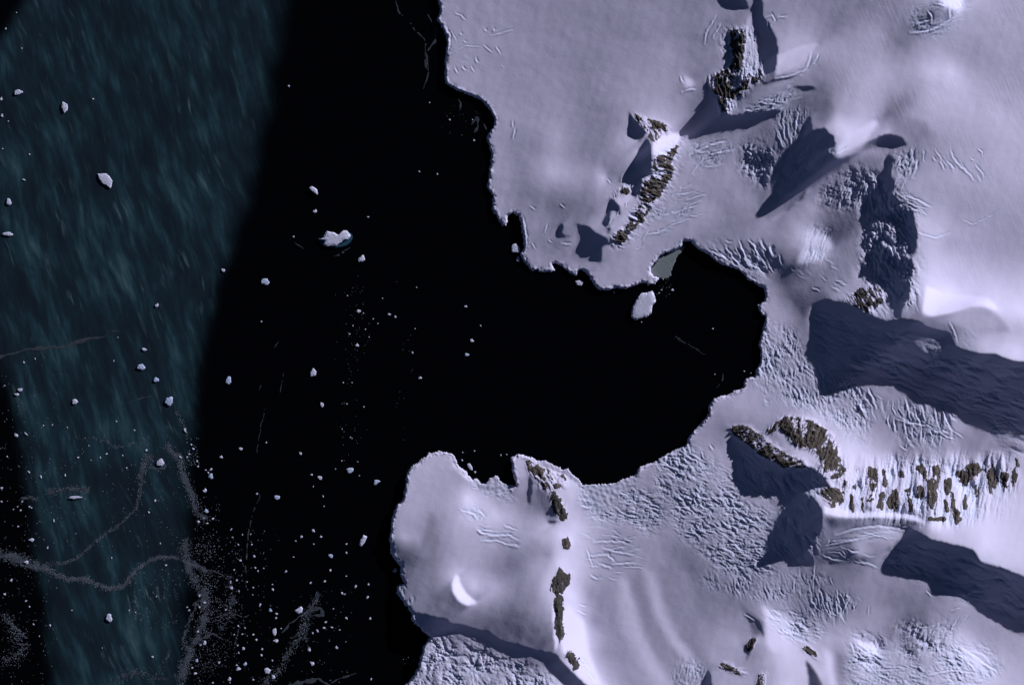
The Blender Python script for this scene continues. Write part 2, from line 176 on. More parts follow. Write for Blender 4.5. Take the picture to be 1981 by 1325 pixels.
# single crevasses: depth in m, half width in survey units, line
CRACKS = [
 (12,2.6,[(1839,12),(1836,24),(1838,38)]),(11,2.4,[(1795,24),(1802,36),(1800,46)]),(10,2.4,[(1766,50),(1782,44),(1800,38)]),(11,2.6,[(1760,64),(1790,61),(1815,52),(1842,34)]),(9,2,[(1805,8),(1822,12),(1830,4)]),(9,2.2,[(1852,2),(1860,14),(1850,26)]),
 (9,2.4,[(1570,106),(1562,132),(1548,146)]),(9,2.2,[(1583,108),(1574,124)]),(9,2.4,[(1500,152),(1530,146),(1558,134)]),(7,2,[(1480,35),(1492,28),(1500,42),(1490,54)]),(8,2,[(1484,45),(1488,60)]),(7,2,[(1505,34),(1520,32)]),(8,2,[(1616,300),(1636,286)]),
 (10,2.4,[(1850,1262),(1870,1274),(1884,1292)]),(9,2.4,[(1868,1256),(1888,1268),(1915,1290)]),(9,2,[(1790,1300),(1840,1292),(1890,1300)]),(9,2.2,[(1655,1246),(1672,1258),(1690,1256)]),
 (7,2,[(921,112),(926,120)]),(7,2,[(881,131),(886,141)]),(7,2,[(896,129),(902,136)]),(5,1.6,[(913,129),(918,138)]),(6,1.6,[(937,88),(952,101)]),(6,1.8,[(961,90),(969,104)]),(6,1.8,[(882,25),(892,30),(901,38)]),(5,2,[(992,57),(970,63),(950,68)]),(6,2,[(998,250),(993,268)]),(6,1.6,[(994,233),(992,246)]),(5,1.6,[(870,105),(900,88),(930,90)]),(4,1.6,[(874,60),(885,80)]),(7,2.2,[(863,50),(872,70),(870,92),(864,118)]),
 (8,2,[(1817,312),(1825,328)]),(8,2.2,[(1830,312),(1845,328)]),(8,2.2,[(1838,290),(1842,305),(1858,324),(1875,338),(1882,349)]),(7,2,[(1885,320),(1896,332),(1902,343)]),(6,1.8,[(1785,292),(1786,314)]),(5,1.6,[(1775,315),(1760,335),(1748,351)]),(6,1.8,[(1767,290),(1758,315),(1748,328)]),(9,2.6,[(1745,378),(1773,386),(1797,400)]),(9,2.4,[(1756,399),(1775,409)]),(7,2.2,[(1775,450),(1807,460),(1822,455),(1832,449)]),(5,1.6,[(1860,425),(1880,434),(1905,422),(1931,408)]),(6,1.8,[(1807,290),(1820,310)]),
 (9,2.2,[(1430,464),(1440,488),(1450,508)]),(9,2,[(1448,463),(1462,477),(1469,503)]),(9,2.2,[(1475,482),(1488,508)]),(9,2.2,[(1405,478),(1417,492),(1431,512)]),(8,2.2,[(1372,483),(1404,498),(1424,514)]),(9,2,[(1434,490),(1448,510)]),(8,2.4,[(1447,511),(1470,517)]),(8,2,[(1460,492),(1475,512)]),(7,2,[(1508,494),(1513,512)]),(6,2,[(1404,465),(1416,469)]),(7,2,[(1390,487),(1412,505)]),(7,2,[(1424,478),(1436,500)]),
 (8,2.6,[(1149,1046),(1180,1045),(1206,1047)]),(8,2.6,[(1166,1058),(1195,1065),(1228,1071)]),(8,2.6,[(1140,1073),(1176,1070),(1190,1085)]),(9,2.6,[(1185,1089),(1210,1087),(1226,1086)]),(8,2.6,[(1157,1088),(1184,1096)]),(6,2,[(1143,1111),(1158,1119)]),(5,1.6,[(1189,1106),(1203,1105)]),(6,2,[(1212,1041),(1228,1036)]),(5,1.8,[(1136,1060),(1142,1080),(1148,1095)]),(5,1.8,[(1190,1030),(1200,1034)]),
 (8,2.4,[(930,1028),(956,1034),(982,1032),(1004,1042)]),(7,2.2,[(932,1043),(965,1044),(993,1055)]),(7,2,[(976,1015),(1000,1023)]),(8,2.2,[(892,985),(916,991),(925,1004)]),(7,2,[(926,985),(939,997),(932,1006)]),(5,1.8,[(935,1018),(945,1015)]),
 (7,2.2,[(1275,448),(1307,431),(1333,422)]),(6,2,[(1302,412),(1325,403),(1350,397)]),(7,2,[(1330,386),(1362,375)]),(8,2.4,[(1347,292),(1372,280),(1402,272)]),(8,2.4,[(1340,335),(1362,307),(1373,298),(1405,291)]),(6,1.8,[(1263,426),(1275,418),(1289,405)]),(7,2,[(1302,379),(1318,365),(1334,357)]),(6,1.8,[(1232,483),(1244,474)]),(5,1.8,[(1255,448),(1245,465)]),(6,1.8,[(1310,420),(1330,402)]),
 (8,2.2,[(1364,86),(1366,68),(1375,53),(1386,35)]),(7,2,[(1380,75),(1395,50)]),(8,2.4,[(1436,221),(1468,197),(1498,201),(1528,171)]),(8,2.4,[(1320,179),(1332,172),(1344,171)]),(8,2,[(1318,148),(1321,160)]),(6,2,[(1175,347),(1182,353)]),
 (7,2,[(1515,232),(1519,272)]),(7,2,[(1542,228),(1538,266)]),(7,2,[(1525,240),(1527,264)]),(6,2,[(1505,250),(1512,270)]),
 (8,3,[(1614,1030),(1652,1019),(1694,1014),(1720,1017),(1750,1023)]),(7,2.4,[(1658,1034),(1694,1026)]),(7,2.4,[(1600,1050),(1625,1045),(1655,1040)]),
 (7,1.8,[(1587,1154),(1605,1190)]),(7,1.8,[(1600,1160),(1606,1189)]),(7,1.8,[(1616,1160),(1620,1188)]),(7,1.8,[(1641,1158),(1628,1186)]),(7,1.8,[(1570,1162),(1586,1180)]),(7,1.8,[(1536,1120),(1535,1140)]),(5,1.6,[(1655,1165),(1648,1178)]),(5,1.6,[(1680,1170),(1678,1186)]),(5,1.6,[(1575,1090),(1572,1140)]),(4,1.6,[(1605,1115),(1608,1128)]),
 (9,2.2,[(1808,778),(1813,822)]),(9,2.2,[(1820,784),(1837,828)]),(9,2.2,[(1780,776),(1790,812)]),(9,2.2,[(1768,784),(1775,808),(1784,828)]),(9,2.2,[(1752,772),(1762,812)]),(7,2,[(1730,808),(1754,816),(1773,818),(1798,823),(1834,836)]),(7,1.8,[(1837,827),(1862,846)]),(8,2,[(1718,803),(1718,824)]),(8,2,[(1729,810),(1731,834)]),(8,2,[(1750,816),(1752,838)]),(8,2,[(1767,816),(1764,838)]),(8,2,[(1783,826),(1781,853)]),(8,2,[(1809,831),(1802,859)]),(8,2,[(1790,838),(1786,854)]),(8,2.4,[(1680,752),(1697,790)]),(7,2,[(1639,744),(1667,788)]),(7,2,[(1652,744),(1686,784)]),(6,2,[(1836,795),(1842,815)]),(6,1.8,[(1821,840),(1818,862)]),(6,2,[(1740,860),(1750,868),(1756,856)]),
 (6,2,[(1834,622),(1843,640),(1850,660)]),(7,2,[(1440,1185),(1460,1197)]),(6,2,[(1790,1140),(1800,1150)]),(6,1.8,[(1838,1178),(1852,1172)]),(6,1.8,[(1840,1212),(1852,1192)]),(6,1.8,[(1852,1212),(1870,1190)]),(6,1.8,[(1765,1230),(1772,1210),(1790,1208)]),(6,1.8,[(1785,1250),(1805,1220),(1815,1205)]),(7,2,[(1690,1292),(1740,1290)]),(7,2.2,[(1640,1260),(1670,1268),(1700,1272)]),(8,2.4,[(1645,1240),(1652,1260)]),
 (7,2.2,[(1005,420),(1010,445),(1016,470)]),(7,2.2,[(1012,418),(1018,445),(1021,475)]),(5,1.8,[(1025,398),(1036,405)]),(5,1.8,[(1086,395),(1094,402)]),(5,1.8,[(1056,450),(1060,435)]),(5,1.8,[(1030,470),(1036,480)]),(5,1.8,[(1062,464),(1068,468)]),(6,2.2,[(1088,470),(1105,471)]),
 (6,2,[(1122,1280),(1134,1285)]),(6,2,[(1126,1270),(1140,1290)]),(6,2,[(1138,1297),(1150,1313)]),(6,2,[(1116,1178),(1134,1186)]),(6,2,[(1120,1168),(1134,1170)]),(5,1.6,[(1190,1040),(1215,1052)]),(9,2.6,[(1322,862),(1330,880),(1352,892)]),(8,2.4,[(1330,855),(1338,875),(1360,890)]),(8,2.2,[(1374,860),(1380,868)]),
]
# snow facets that end at a sharp edge: outline, grey level, soft edge in survey units
FACETS = [
 ([(881,1114),(886,1112),(891,1130),(902,1146),(922,1164),(905,1169),(889,1161),(878,1145),(875,1130),(878,1119)], 252, 1),
 ([(1262,280),(1275,268),(1300,258),(1320,260),(1314,275),(1298,290),(1280,305),(1266,300)], 245, 3),
 ([(1615,285),(1640,262),(1690,232),(1700,240),(1675,272),(1650,290),(1630,305),(1612,310)], 222, 2),
 ([(1716,248),(1740,228),(1790,240),(1800,268),(1765,275),(1745,262),(1725,255)], 108, 4),
 ([(1812,10),(1825,-20),(1862,-20),(1862,12),(1850,28),(1835,20)], 245, 4),
 ([(1790,555),(1830,575),(1870,573),(1910,580),(1928,600),(1900,592),(1870,592),(1835,605),(1800,612),(1780,605)], 255, 3),
 ([(1800,614),(1835,607),(1870,595),(1900,595),(1925,607),(1950,640),(1890,650),(1840,624),(1790,622)], 152, 2),
 ([(1590,976),(1650,990),(1700,990),(1760,994),(1790,1010),(1760,1003),(1700,999),(1640,1000),(1592,990)], 240, 1),
 ([(1600,1001),(1650,1002),(1700,1001),(1750,1004),(1775,1022),(1720,1016),(1660,1012),(1605,1016)], 88, 2),
 ([(1500,835),(1513,829),(1530,850),(1545,872),(1535,878),(1515,862)], 165, 2),
 ([(1524,868),(1550,862),(1585,885),(1588,912),(1568,900),(1545,884)], 190, 2),
 ([(1650,1236),(1690,1245),(1702,1260),(1680,1264)], 245, 3),
 ([(1850,1248),(1880,1256),(1912,1288),(1884,1290),(1860,1267)], 225, 4),
 ([(1454,30),(1461,75),(1469,120),(1476,135),(1444,159),(1429,199),(1409,219),(1399,219),(1394,189),(1419,149),(1436,90),(1444,40)], 168, 1),
 ([(1501,110),(1549,90),(1583,85),(1563,112),(1530,135),(1499,149)], 196, 1),
 ([(1573,149),(1598,169),(1613,209),(1598,239),(1578,239),(1568,199)], 85, 4),
 ([(1434,284),(1469,299),(1489,299),(1484,339),(1469,349),(1449,329),(1439,319)], 58, 2),
 ([(1608,369),(1648,344),(1668,339),(1663,379),(1628,399),(1583,404),(1588,389)], 66, 2),
 ([(1588,414),(1640,408),(1655,440),(1630,470),(1600,440)], 84, 6),
 ([(1563,463),(1598,453),(1613,478),(1588,503),(1539,513),(1544,498)], 188, 3),
 ([(1499,506),(1519,508),(1534,553),(1563,588),(1568,613),(1539,593),(1519,558)], 46, 3),
 ([(1524,550),(1560,545),(1605,575),(1570,592)], 84, 4),
 ([(1591,1001),(1652,1001),(1747,1001),(1777,1021),(1787,1046),(1752,1026),(1702,1011),(1601,1021)], 84, 2),
 ([(1571,1061),(1601,1061),(1652,1072),(1680,1080),(1630,1090),(1580,1088)], 58, 2),
 ([(1431,1167),(1461,1192),(1476,1202),(1471,1222),(1456,1227),(1446,1197)], 72, 3),
 ([(1471,1167),(1501,1182),(1531,1202),(1521,1232),(1496,1262),(1481,1242),(1481,1207)], 205, 3),
 ([(1555,1272),(1565,1280),(1578,1300),(1590,1325),(1590,1400),(1570,1400),(1560,1300)], 48, 1),
 ([(1585,1245),(1610,1262),(1618,1330),(1600,1330),(1592,1290)], 205, 4),
 ([(1740,1218),(1775,1222),(1765,1270),(1745,1250)], 98, 4),
 ([(1195,1115),(1216,1115),(1236,1200),(1263,1260),(1302,1330),(1272,1330),(1236,1265),(1208,1200)], 170, 4),
 ([(1246,1105),(1264,1105),(1287,1180),(1312,1230),(1362,1290),(1346,1302),(1291,1240),(1264,1180)], 168, 4),
 ([(1219,1115),(1242,1105),(1261,1180),(1288,1240),(1332,1300),(1308,1325),(1267,1260),(1239,1200)], 130, 4),
 ([(1268,1095),(1300,1085),(1330,1110),(1350,1150),(1330,1215),(1300,1190),(1285,1150)], 132, 6),
 ([(1150,1130),(1180,1125),(1195,1200),(1225,1270),(1240,1330),(1215,1330),(1180,1260)], 142, 6),
 ([(832,985),(840,1000),(850,1060),(830,1085),(812,1075),(818,1050),(826,1010)], 126, 2),
 ([(1400,1292),(1440,1304),(1462,1310),(1455,1340),(1390,1340),(1385,1305)], 158, 2),
 ([(868,873),(882,880),(888,902),(905,916),(912,930),(900,925),(880,905),(872,890)], 195, 1),
 ([(1740,1),(1741,0),(1740,2)], 120, 1),
 ([(1738,644),(1775,648),(1815,664),(1822,676),(1792,680),(1762,666)], 95, 2),
 ([(1088,1262),(1082,1240),(1086,1200),(1095,1160),(1130,1200),(1140,1260),(1165,1325),(1140,1322),(1110,1298),(1116,1272)], 228, 3),
 ([(1070,1160),(1077,1200),(1080,1245),(1074,1255),(1070,1200)], 225, 1),
 ([(1055,950),(1070,985),(1078,1005),(1060,1002),(1045,975),(1036,950)], 92, 3),
 ([(1320,145),(1345,158),(1340,172),(1325,170)], 190, 3),
 ([(1560,456),(1590,455),(1605,475),(1585,498),(1562,500)], 190, 4),
]

# swarms of smaller crevasses: outline, direction of the cracks in degrees (east to south), length, count, depth in m
SWARMS = [
 ([(1130,1015),(1230,1020),(1235,1110),(1140,1125)], 8, 34, 26, 7),
 ([(1125,945),(1225,940),(1250,1000),(1140,1010)], 10, 30, 26, 7),
 ([(1700,770),(1800,778),(1850,800),(1860,850),(1760,860),(1700,820)], 75, 26, 36, 8),
 ([(1720,800),(1840,815),(1850,850),(1730,830)], 25, 34, 12, 7),
 ([(1560,1135),(1670,1150),(1660,1195),(1570,1190)], 68, 22, 34, 7),
 ([(1365,478),(1420,480),(1500,470),(1510,520),(1430,520)], 55, 28, 26, 9),
 ([(1340,280),(1410,270),(1415,300),(1350,335)], -32, 36, 18, 7),
 ([(1265,410),(1350,390),(1350,430),(1270,460)], -28, 34, 16, 7),
 ([(1295,375),(1370,370),(1370,395),(1300,395)], -20, 26, 8, 7),
 ([(1635,740),(1700,755),(1720,800),(1660,800)], 58, 34, 16, 8),
 ([(1255,890),(1330,855),(1370,880),(1360,930),(1300,930)], 72, 26, 26, 7),
 ([(1735,300),(1780,290),(1780,350),(1740,380)], 118, 30, 16, 8),
 ([(1735,375),(1800,385),(1800,415),(1740,410)], 22, 34, 10, 8),
 ([(1790,290),(1910,290),(1905,350),(1820,340)], 55, 22, 12, 6),
 ([(870,60),(1000,50),(980,140),(870,150)], 45, 14, 8, 5),
 ([(1500,220),(1560,215),(1550,275),(1505,275)], 86, 34, 18, 8),
 ([(1440,200),(1545,165),(1550,195),(1450,230)], -28, 30, 20, 8),
 ([(1440,285),(1500,285),(1495,345),(1450,340)], 60, 22, 22, 8),
 ([(1440,285),(1500,285),(1495,345),(1450,340)], 120, 20, 16, 8),
 ([(1740,1205),(1850,1205),(1830,1260),(1740,1260)], -52, 24, 26, 7),
 ([(1630,1240),(1740,1255),(1830,1295),(1640,1290)], 12, 34, 24, 7),
 ([(1800,1240),(1920,1260),(1920,1310),(1810,1300)], 25, 28, 20, 6),
 ([(925,1010),(1010,1015),(1010,1060),(930,1050)], 14, 30, 10, 7),
 ([(1320,880),(1420,900),(1480,1000),(1480,1090),(1380,1080),(1300,970)], 20, 20, 60, 6),
 ([(1260,930),(1330,900),(1420,1010),(1380,1040)], 60, 20, 40, 5),
 ([(1480,640),(1560,700),(1640,740),(1690,800),(1560,770),(1470,730)], 65, 20, 70, 6),
 ([(1590,1015),(1750,1015),(1740,1030),(1600,1060)], -10, 50, 14, 6),
 ([(1600,1060),(1680,1060),(1680,1090),(1600,1080)], 15, 34, 12, 7),
 ([(1480,1170),(1560,1185),(1590,1220),(1500,1220)], 35, 28, 18, 7),
 ([(1330,1270),(1380,1300),(1350,1325),(1300,1310)], 115, 16, 14, 5),
 ([(1560,450),(1610,445),(1600,500),(1540,510)], 125, 30, 14, 7),
 ([(1585,395),(1690,330),(1690,380),(1620,400)], 115, 20, 26, 9),
 ([(1660,430),(1770,390),(1770,600),(1660,540)], 60, 26, 40, 14),
 ([(905,925),(1000,940),(1000,965),(930,955)], 12, 20, 20, 5),
 ([(1190,350),(1260,300),(1240,400),(1170,440)], 110, 24, 16, 8),
 ([(1370,470),(1330,462),(1290,485),(1300,478)], -30, 14, 8, 6),
 ([(1100,910),(1140,940),(1140,990),(1120,960)], 55, 18, 10, 5),
 ([(760,1075),(800,1110),(800,1180),(780,1150)], 70, 14, 12, 6),
 ([(1450,730),(1480,740),(1500,790),(1480,780)], 50, 18, 8, 5),
 ([(1505,520),(1600,490),(1640,560),(1580,560)], 30, 18, 18, 6),
]
# ---------------------------------------------------------------- terrain
U = 3.4                                    # metres per survey unit
SUN_ELEV = math.radians(17.5)
LEE = np.array([-0.78, 0.62]); LEE /= np.hypot(*LEE)      # shadows fall to the west-south-west
GX0, GX1, GY0, GY1 = -60, 2200, -120, 1440
LX0 = 720                                  # the land grid starts here

def inside(poly, X, Y):
    r = np.zeros(X.shape, bool); n = len(poly)
    p = np.array(poly, float)
    bx = (X >= p[:,0].min()) & (X <= p[:,0].max()) & (Y >= p[:,1].min()) & (Y <= p[:,1].max())
    x, y = X[bx], Y[bx]; c = np.zeros(x.shape, bool)
    for i in range(n):
        x1, y1 = p[i]; x2, y2 = p[i-1]
        if y1 == y2: continue
        m = (y1 > y) != (y2 > y)
        c ^= m & (x < (x2-x1)*(y-y1)/(y2-y1)+x1)
    r[bx] = c
    return r

def hashgrid(ix, iy, seed):
    h = (ix.astype(np.int64)*374761393 + iy.astype(np.int64)*668265263 + seed*1442695041) & 0xffffffff
    h = ((h ^ (h >> 13))*1274126177) & 0xffffffff
    return h ^ (h >> 16)

def gnoise(x, y, seed=0):
    ix = np.floor(x); iy = np.floor(y); fx = x-ix; fy = y-iy
    ix = ix.astype(np.int64); iy = iy.astype(np.int64)
    u = fx*fx*fx*(fx*(fx*6-15)+10); v = fy*fy*fy*(fy*(fy*6-15)+10)
    def dot(a, b):
        t = hashgrid(ix+a, iy+b, seed)*(2*math.pi/4294967296.0)
        return np.cos(t)*(fx-a)+np.sin(t)*(fy-b)
    a = dot(0,0); b = dot(1,0); c = dot(0,1); d = dot(1,1)
    return (a+(b-a)*u + ((c+(d-c)*u)-(a+(b-a)*u))*v)*1.5

def fbm(x, y, seed, octaves=4, gain=.5, ridged=False):
    s = np.zeros_like(x); amp = 1.0; tot = 0
    for o in range(octaves):
        n = gnoise(x*2**o, y*2**o, seed+o*17)
        if ridged: n = 1-2*np.abs(n)
        s += n*amp; tot += amp; amp *= gain
    return s/tot

def blur(a, r):
    if r < 1: return a
    for ax in (0, 1):
        for _ in range(2):
            pad = [(0,0),(0,0)]; pad[ax] = (r+1, r)
            c = np.cumsum(np.pad(a, pad, mode='edge'), axis=ax)
            a = (np.take(c, range(2*r+1, c.shape[ax]), ax)-np.take(c, range(0, c.shape[ax]-2*r-1), ax))/(2*r+1)
    return a

def sample(a, x0, y0, q, X, Y):
    fx = np.clip((X-x0)/q, 0, a.shape[1]-1.001); fy = np.clip((Y-y0)/q, 0, a.shape[0]-1.001)
    ix = fx.astype(int); iy = fy.astype(int); fx = fx-ix; fy = fy-iy
    return (a[iy,ix]*(1-fx)+a[iy,ix+1]*fx)*(1-fy)+(a[iy+1,ix]*(1-fx)+a[iy+1,ix+1]*fx)*fy

def coast_warp(X, Y):
    return (X+3.0*fbm(X/11, Y/11, 5, 3)+1.2*gnoise(X/3.1, Y/3.1, 8), Y+3.0*fbm(X/11, Y/11, 6, 3)+1.2*gnoise(X/3.1, Y/3.1, 9))

def tone_field(X, Y):
    t = np.array([float(v) for v in TONES.split()]).reshape(-1, 3)
    q = 8.0
    gx = np.arange(LX0, GX1+q, q); gy = np.arange(GY0, GY1+q, q)
    P = t[:, :2]
    K = -np.hypot(P[:,None,0]-P[None,:,0], P[:,None,1]-P[None,:,1])
    n = len(t); A = np.ones((n+1, n+1)); A[n,n] = 0; A[:n,:n] = K-np.eye(n)*2.0
    w = np.linalg.lstsq(A, np.r_[t[:,2], 0], rcond=None)[0]
    xx, yy = np.meshgrid(np.clip(gx, 760, 1985), np.clip(gy, 0, 1328))
    f = np.full(xx.shape, w[n])
    for k in range(n):
        f -= w[k]*np.hypot(xx-P[k,0], yy-P[k,1])
    return sample(np.clip(f, 55, 250), LX0, GY0, q, X, Y)

def relief():
    """Heights (m) whose slopes face the sun as the survey's tones say."""
    e = SUN_ELEV; H = None
    for q in (20, 10, 5, 2.5):
        gx = np.arange(LX0, GX1+q, q, float); gy = np.arange(GY0, GY1+q, q, float)
        X, Y = np.meshgrid(gx, gy)
        land = inside(NORTH_COAST, X, Y)
        shade = np.zeros(X.shape, bool)
        wx = X+2.2*fbm(X/17, Y/17, 31, 3); wy = Y+2.2*fbm(X/17, Y/17, 47, 3)
        drop = np.ones(X.shape)
        for k, p in enumerate(SHADE):
            mk = inside(p, wx, wy); shade |= mk
            drop[mk] = {3: .93, 6: 1.0, 8: .95, 9: .87, 10: .97, 11: .9, 13: 1.08, 14: 1.1, 15: 1.2, 16: 1.2, 17: .84}.get(k, 1.04)
        shade &= land
        t = tone_field(X, Y)
        for poly, grey, r in FACETS:
            m = blur(inside(poly, X, Y).astype(float), int(round(r/q))) if r >= q*.5 else inside(poly, X, Y).astype(float)
            t = t+(grey-t)*m
            if grey == 95: shade &= m < .5
        lin = ((t/255+.055)/1.055)**2.4
        th = np.clip(np.arcsin(np.clip((lin-.012)*1.14, .05, .98))-e, -.275, .86)
        g = np.tan(th)
        # run length of each shaded stretch along the shadow direction
        def run(sign):
            r = np.zeros(X.shape); live = shade.copy()
            for k in range(1, int(420/q)):
                s = inside_shift(shade, sign*LEE*k)
                live &= s
                if not live.any(): break
                r += live
            return r
        def inside_shift(m, d):
            dx, dy = int(round(d[0])), int(round(d[1]))
            o = np.zeros_like(m); h, w = m.shape
            ys = slice(max(0,-dy), min(h,h-dy)); yd = slice(max(0,dy), min(h,h+dy))
            xs = slice(max(0,-dx), min(w,w-dx)); xd = slice(max(0,dx), min(w,w+dx))
            o[ys, xs] = m[yd, xd]
            return o
        tin = run(-1); tout = run(1)
        f = (tin+.5)/(tin+tout+1)
        far = np.clip(((tin+tout)*q-120)/60, 0, 1)*((X < 1660) & (Y > 220) & (Y < 430) & (X > 1440))
        g = np.where(shade, -math.tan(e)*(1.75-1.45*f)*drop*(1-.27*far), g)
        gc = (g[1:,1:]+g[1:,:-1]+g[:-1,1:]+g[:-1,:-1])/4
        lc = (land[1:,1:].astype(int)+land[1:,:-1]+land[:-1,1:]+land[:-1,:-1])
        shc = (shade[1:,1:].astype(int)+shade[1:,:-1]+shade[:-1,1:]+shade[:-1,:-1])
        W = np.where(lc == 4, 1.0, np.where(lc == 0, .3, .004)); gc = np.where(lc == 4, gc, 0)
        W = np.where((shc > 0) & (lc == 4), 1.6, W)
        Wp = np.where(lc == 4, np.where(shc > 0, .02, .05), np.where(lc == 0, .3, .001))
        Ws = np.where(lc == 4, .01, .004)
        shore = land & (blur(land.astype(float), max(1, int(10/q))) < .98)
        A = np.where(land, np.where(shore, 2e-4, 2e-7), .02); A0 = np.where(land, 11.0, 0)
        if H is None: h = np.where(land, 30.0, 0)
        else: h = sample(H[0], LX0, GY0, H[1], X, Y)
        h = np.where(land, h, 0)
        def grad(h):
            ax = (h[1:,1:]-h[1:,:-1]+h[:-1,1:]-h[:-1,:-1])/(2*q); ay = (h[1:,1:]-h[:-1,1:]+h[1:,:-1]-h[:-1,:-1])/(2*q)
            return ax*LEE[0]+ay*LEE[1], -ax*LEE[1]+ay*LEE[0], (h[1:,1:]-h[1:,:-1]-h[:-1,1:]+h[:-1,:-1])/q
        def gradT(d, p, s):
            ax = (d*LEE[0]-p*LEE[1])/(2*q); ay = (d*LEE[1]+p*LEE[0])/(2*q); s = s/q
            o = np.zeros(X.shape)
            o[1:,1:] += ax+ay+s; o[1:,:-1] += -ax+ay-s; o[:-1,1:] += ax-ay-s; o[:-1,:-1] += -ax-ay+s
            return o
        def op(h):
            d, p, s = grad(h)
            return gradT(W*d, Wp*p, Ws*s)+A*h
        for rnd in range(4 if q > 4 else 1):      # keep the land above the sea
            low = land & (h < 7) & ~shore
            if rnd or q < 20: A = np.where(low, np.maximum(A, 6e-5), A); A0 = np.where(low, 22.0, A0)
            b = gradT(W*gc, 0*gc, 0*gc)+A*A0
            r = b-op(h); p = r.copy(); rs = (r*r).sum()
            for it in range({20:400, 10:250, 5:150, 2.5:150}[q]):
                Ap = op(p); al = rs/(p*Ap).sum(); h = h+al*p; r -= al*Ap; rn = (r*r).sum()
                if rn < 1e-10*(b*b).sum(): break
                p = r+rn/rs*p; rs = rn
        H = (h, q)
    return H[0]*U, H[1]
# ---------------------------------------------------------------- helpers
def wx(x): return (x-990.5)*SC
def wy(y): return (662.5-y)*SC

def tag(o, label=None, cat=None, group=None, kind=None):
    if label: o['label'] = label
    if cat: o['category'] = cat
    if group: o['group'] = group
    if kind: o['kind'] = kind
    return o

def mesh_obj(name, V, F, mat, parent=None, smooth=True, attrs=None):
    me = bpy.data.meshes.new(name)
    V = np.asarray(V, np.float32)
    if isinstance(F, np.ndarray):
        me.vertices.add(len(V)); me.vertices.foreach_set('co', V.ravel())
        n, k = F.shape
        me.loops.add(n*k); me.loops.foreach_set('vertex_index', F.astype(np.int32).ravel())
        me.polygons.add(n); me.polygons.foreach_set('loop_start', np.arange(0, n*k, k, dtype=np.int32))
        me.polygons.foreach_set('use_smooth', np.full(n, smooth))
        me.update(calc_edges=True)
    else:
        me.from_pydata(V.tolist(), [], F)
        me.polygons.foreach_set('use_smooth', np.full(len(me.polygons), smooth))
    for k, v in (attrs or {}).items():
        a = me.attributes.new(k, 'FLOAT', 'POINT'); a.data.foreach_set('value', np.asarray(v, np.float32))
    me.materials.append(mat)
    o = bpy.data.objects.new(name, me); C.objects.link(o)
    if parent: o.parent = parent
    return o

class NT:
    def __init__(s, name):
        s.m = bpy.data.materials.new(name); s.m.use_nodes = True
        s.t = s.m.node_tree; s.b = s.t.nodes['Principled BSDF']
    def n(s, typ, **kw):
        nd = s.t.nodes.new(typ)
        for k, v in kw.items(): setattr(nd, k, v)
        return nd
    def l(s, a, b): s.t.links.new(a, b)
    def noise(s, vec, scale, detail=3, rough=.5):
        nd = s.n('ShaderNodeTexNoise'); nd.inputs['Scale'].default_value = scale
        nd.inputs['Detail'].default_value = detail; nd.inputs['Roughness'].default_value = rough
        if vec is not None: s.l(vec, nd.inputs['Vector'])
        return nd.outputs['Fac']
    def mapping(s, rot=0, scale=(1,1,1)):
        tc = s.n('ShaderNodeTexCoord'); mp = s.n('ShaderNodeMapping')
        mp.inputs['Rotation'].default_value = (0,0,rot); mp.inputs['Scale'].default_value = scale
        s.l(tc.outputs['Object'], mp.inputs['Vector']); return mp.outputs['Vector']
    def ramp(s, fac, stops):
        r = s.n('ShaderNodeValToRGB'); e = r.color_ramp.elements
        while len(e) < len(stops): e.new(.5)
        for el, (p, c) in zip(e, stops): el.position = p; el.color = (*c, 1) if len(c) == 3 else c
        s.l(fac, r.inputs['Fac']); return r.outputs['Color']
    def mix(s, fac, a, b, mode='MIX'):
        m = s.n('ShaderNodeMix', data_type='RGBA', blend_type=mode)
        for sock, v in ((m.inputs['Factor'], fac), (m.inputs['A'], a), (m.inputs['B'], b)):
            if hasattr(v, 'is_output'): s.l(v, sock)
            elif isinstance(v, tuple): sock.default_value = (*v, 1)
            else: sock.default_value = v
        return m.outputs['Result']
    def math(s, op, a, b):
        m = s.n('ShaderNodeMath', operation=op)
        for sock, v in ((m.inputs[0], a), (m.inputs[1], b)):
            if hasattr(v, 'is_output'): s.l(v, sock)
            else: sock.default_value = v
        return m.outputs[0]
    def attr(s, name):
        return s.n('ShaderNodeAttribute', attribute_name=name).outputs['Fac']
    def bump(s, h, dist, strength=1):
        b = s.n('ShaderNodeBump'); b.inputs['Distance'].default_value = dist; b.inputs['Strength'].default_value = strength
        s.l(h, b.inputs['Height']); s.l(b.outputs['Normal'], s.b.inputs['Normal'])
    def fin(s, color, rough=.9, spec=.1):
        if hasattr(color, 'is_output'): s.l(color, s.b.inputs['Base Color'])
        else: s.b.inputs['Base Color'].default_value = (*color, 1)
        s.b.inputs['Roughness'].default_value = rough; s.b.inputs['Specular IOR Level'].default_value = spec
        return s.m

def snow_material():
    s = NT('snow')
    v = s.mapping()
    tint = s.noise(v, .006, 5, .6)
    c = s.mix(tint, (.735,.70,.885), (.775,.745,.92))
    c = s.mix(s.attr('ice'), c, (.60,.72,.90))
    s.bump(s.noise(v, .07, 4, .55), .9, .6)
    return s.fin(c)

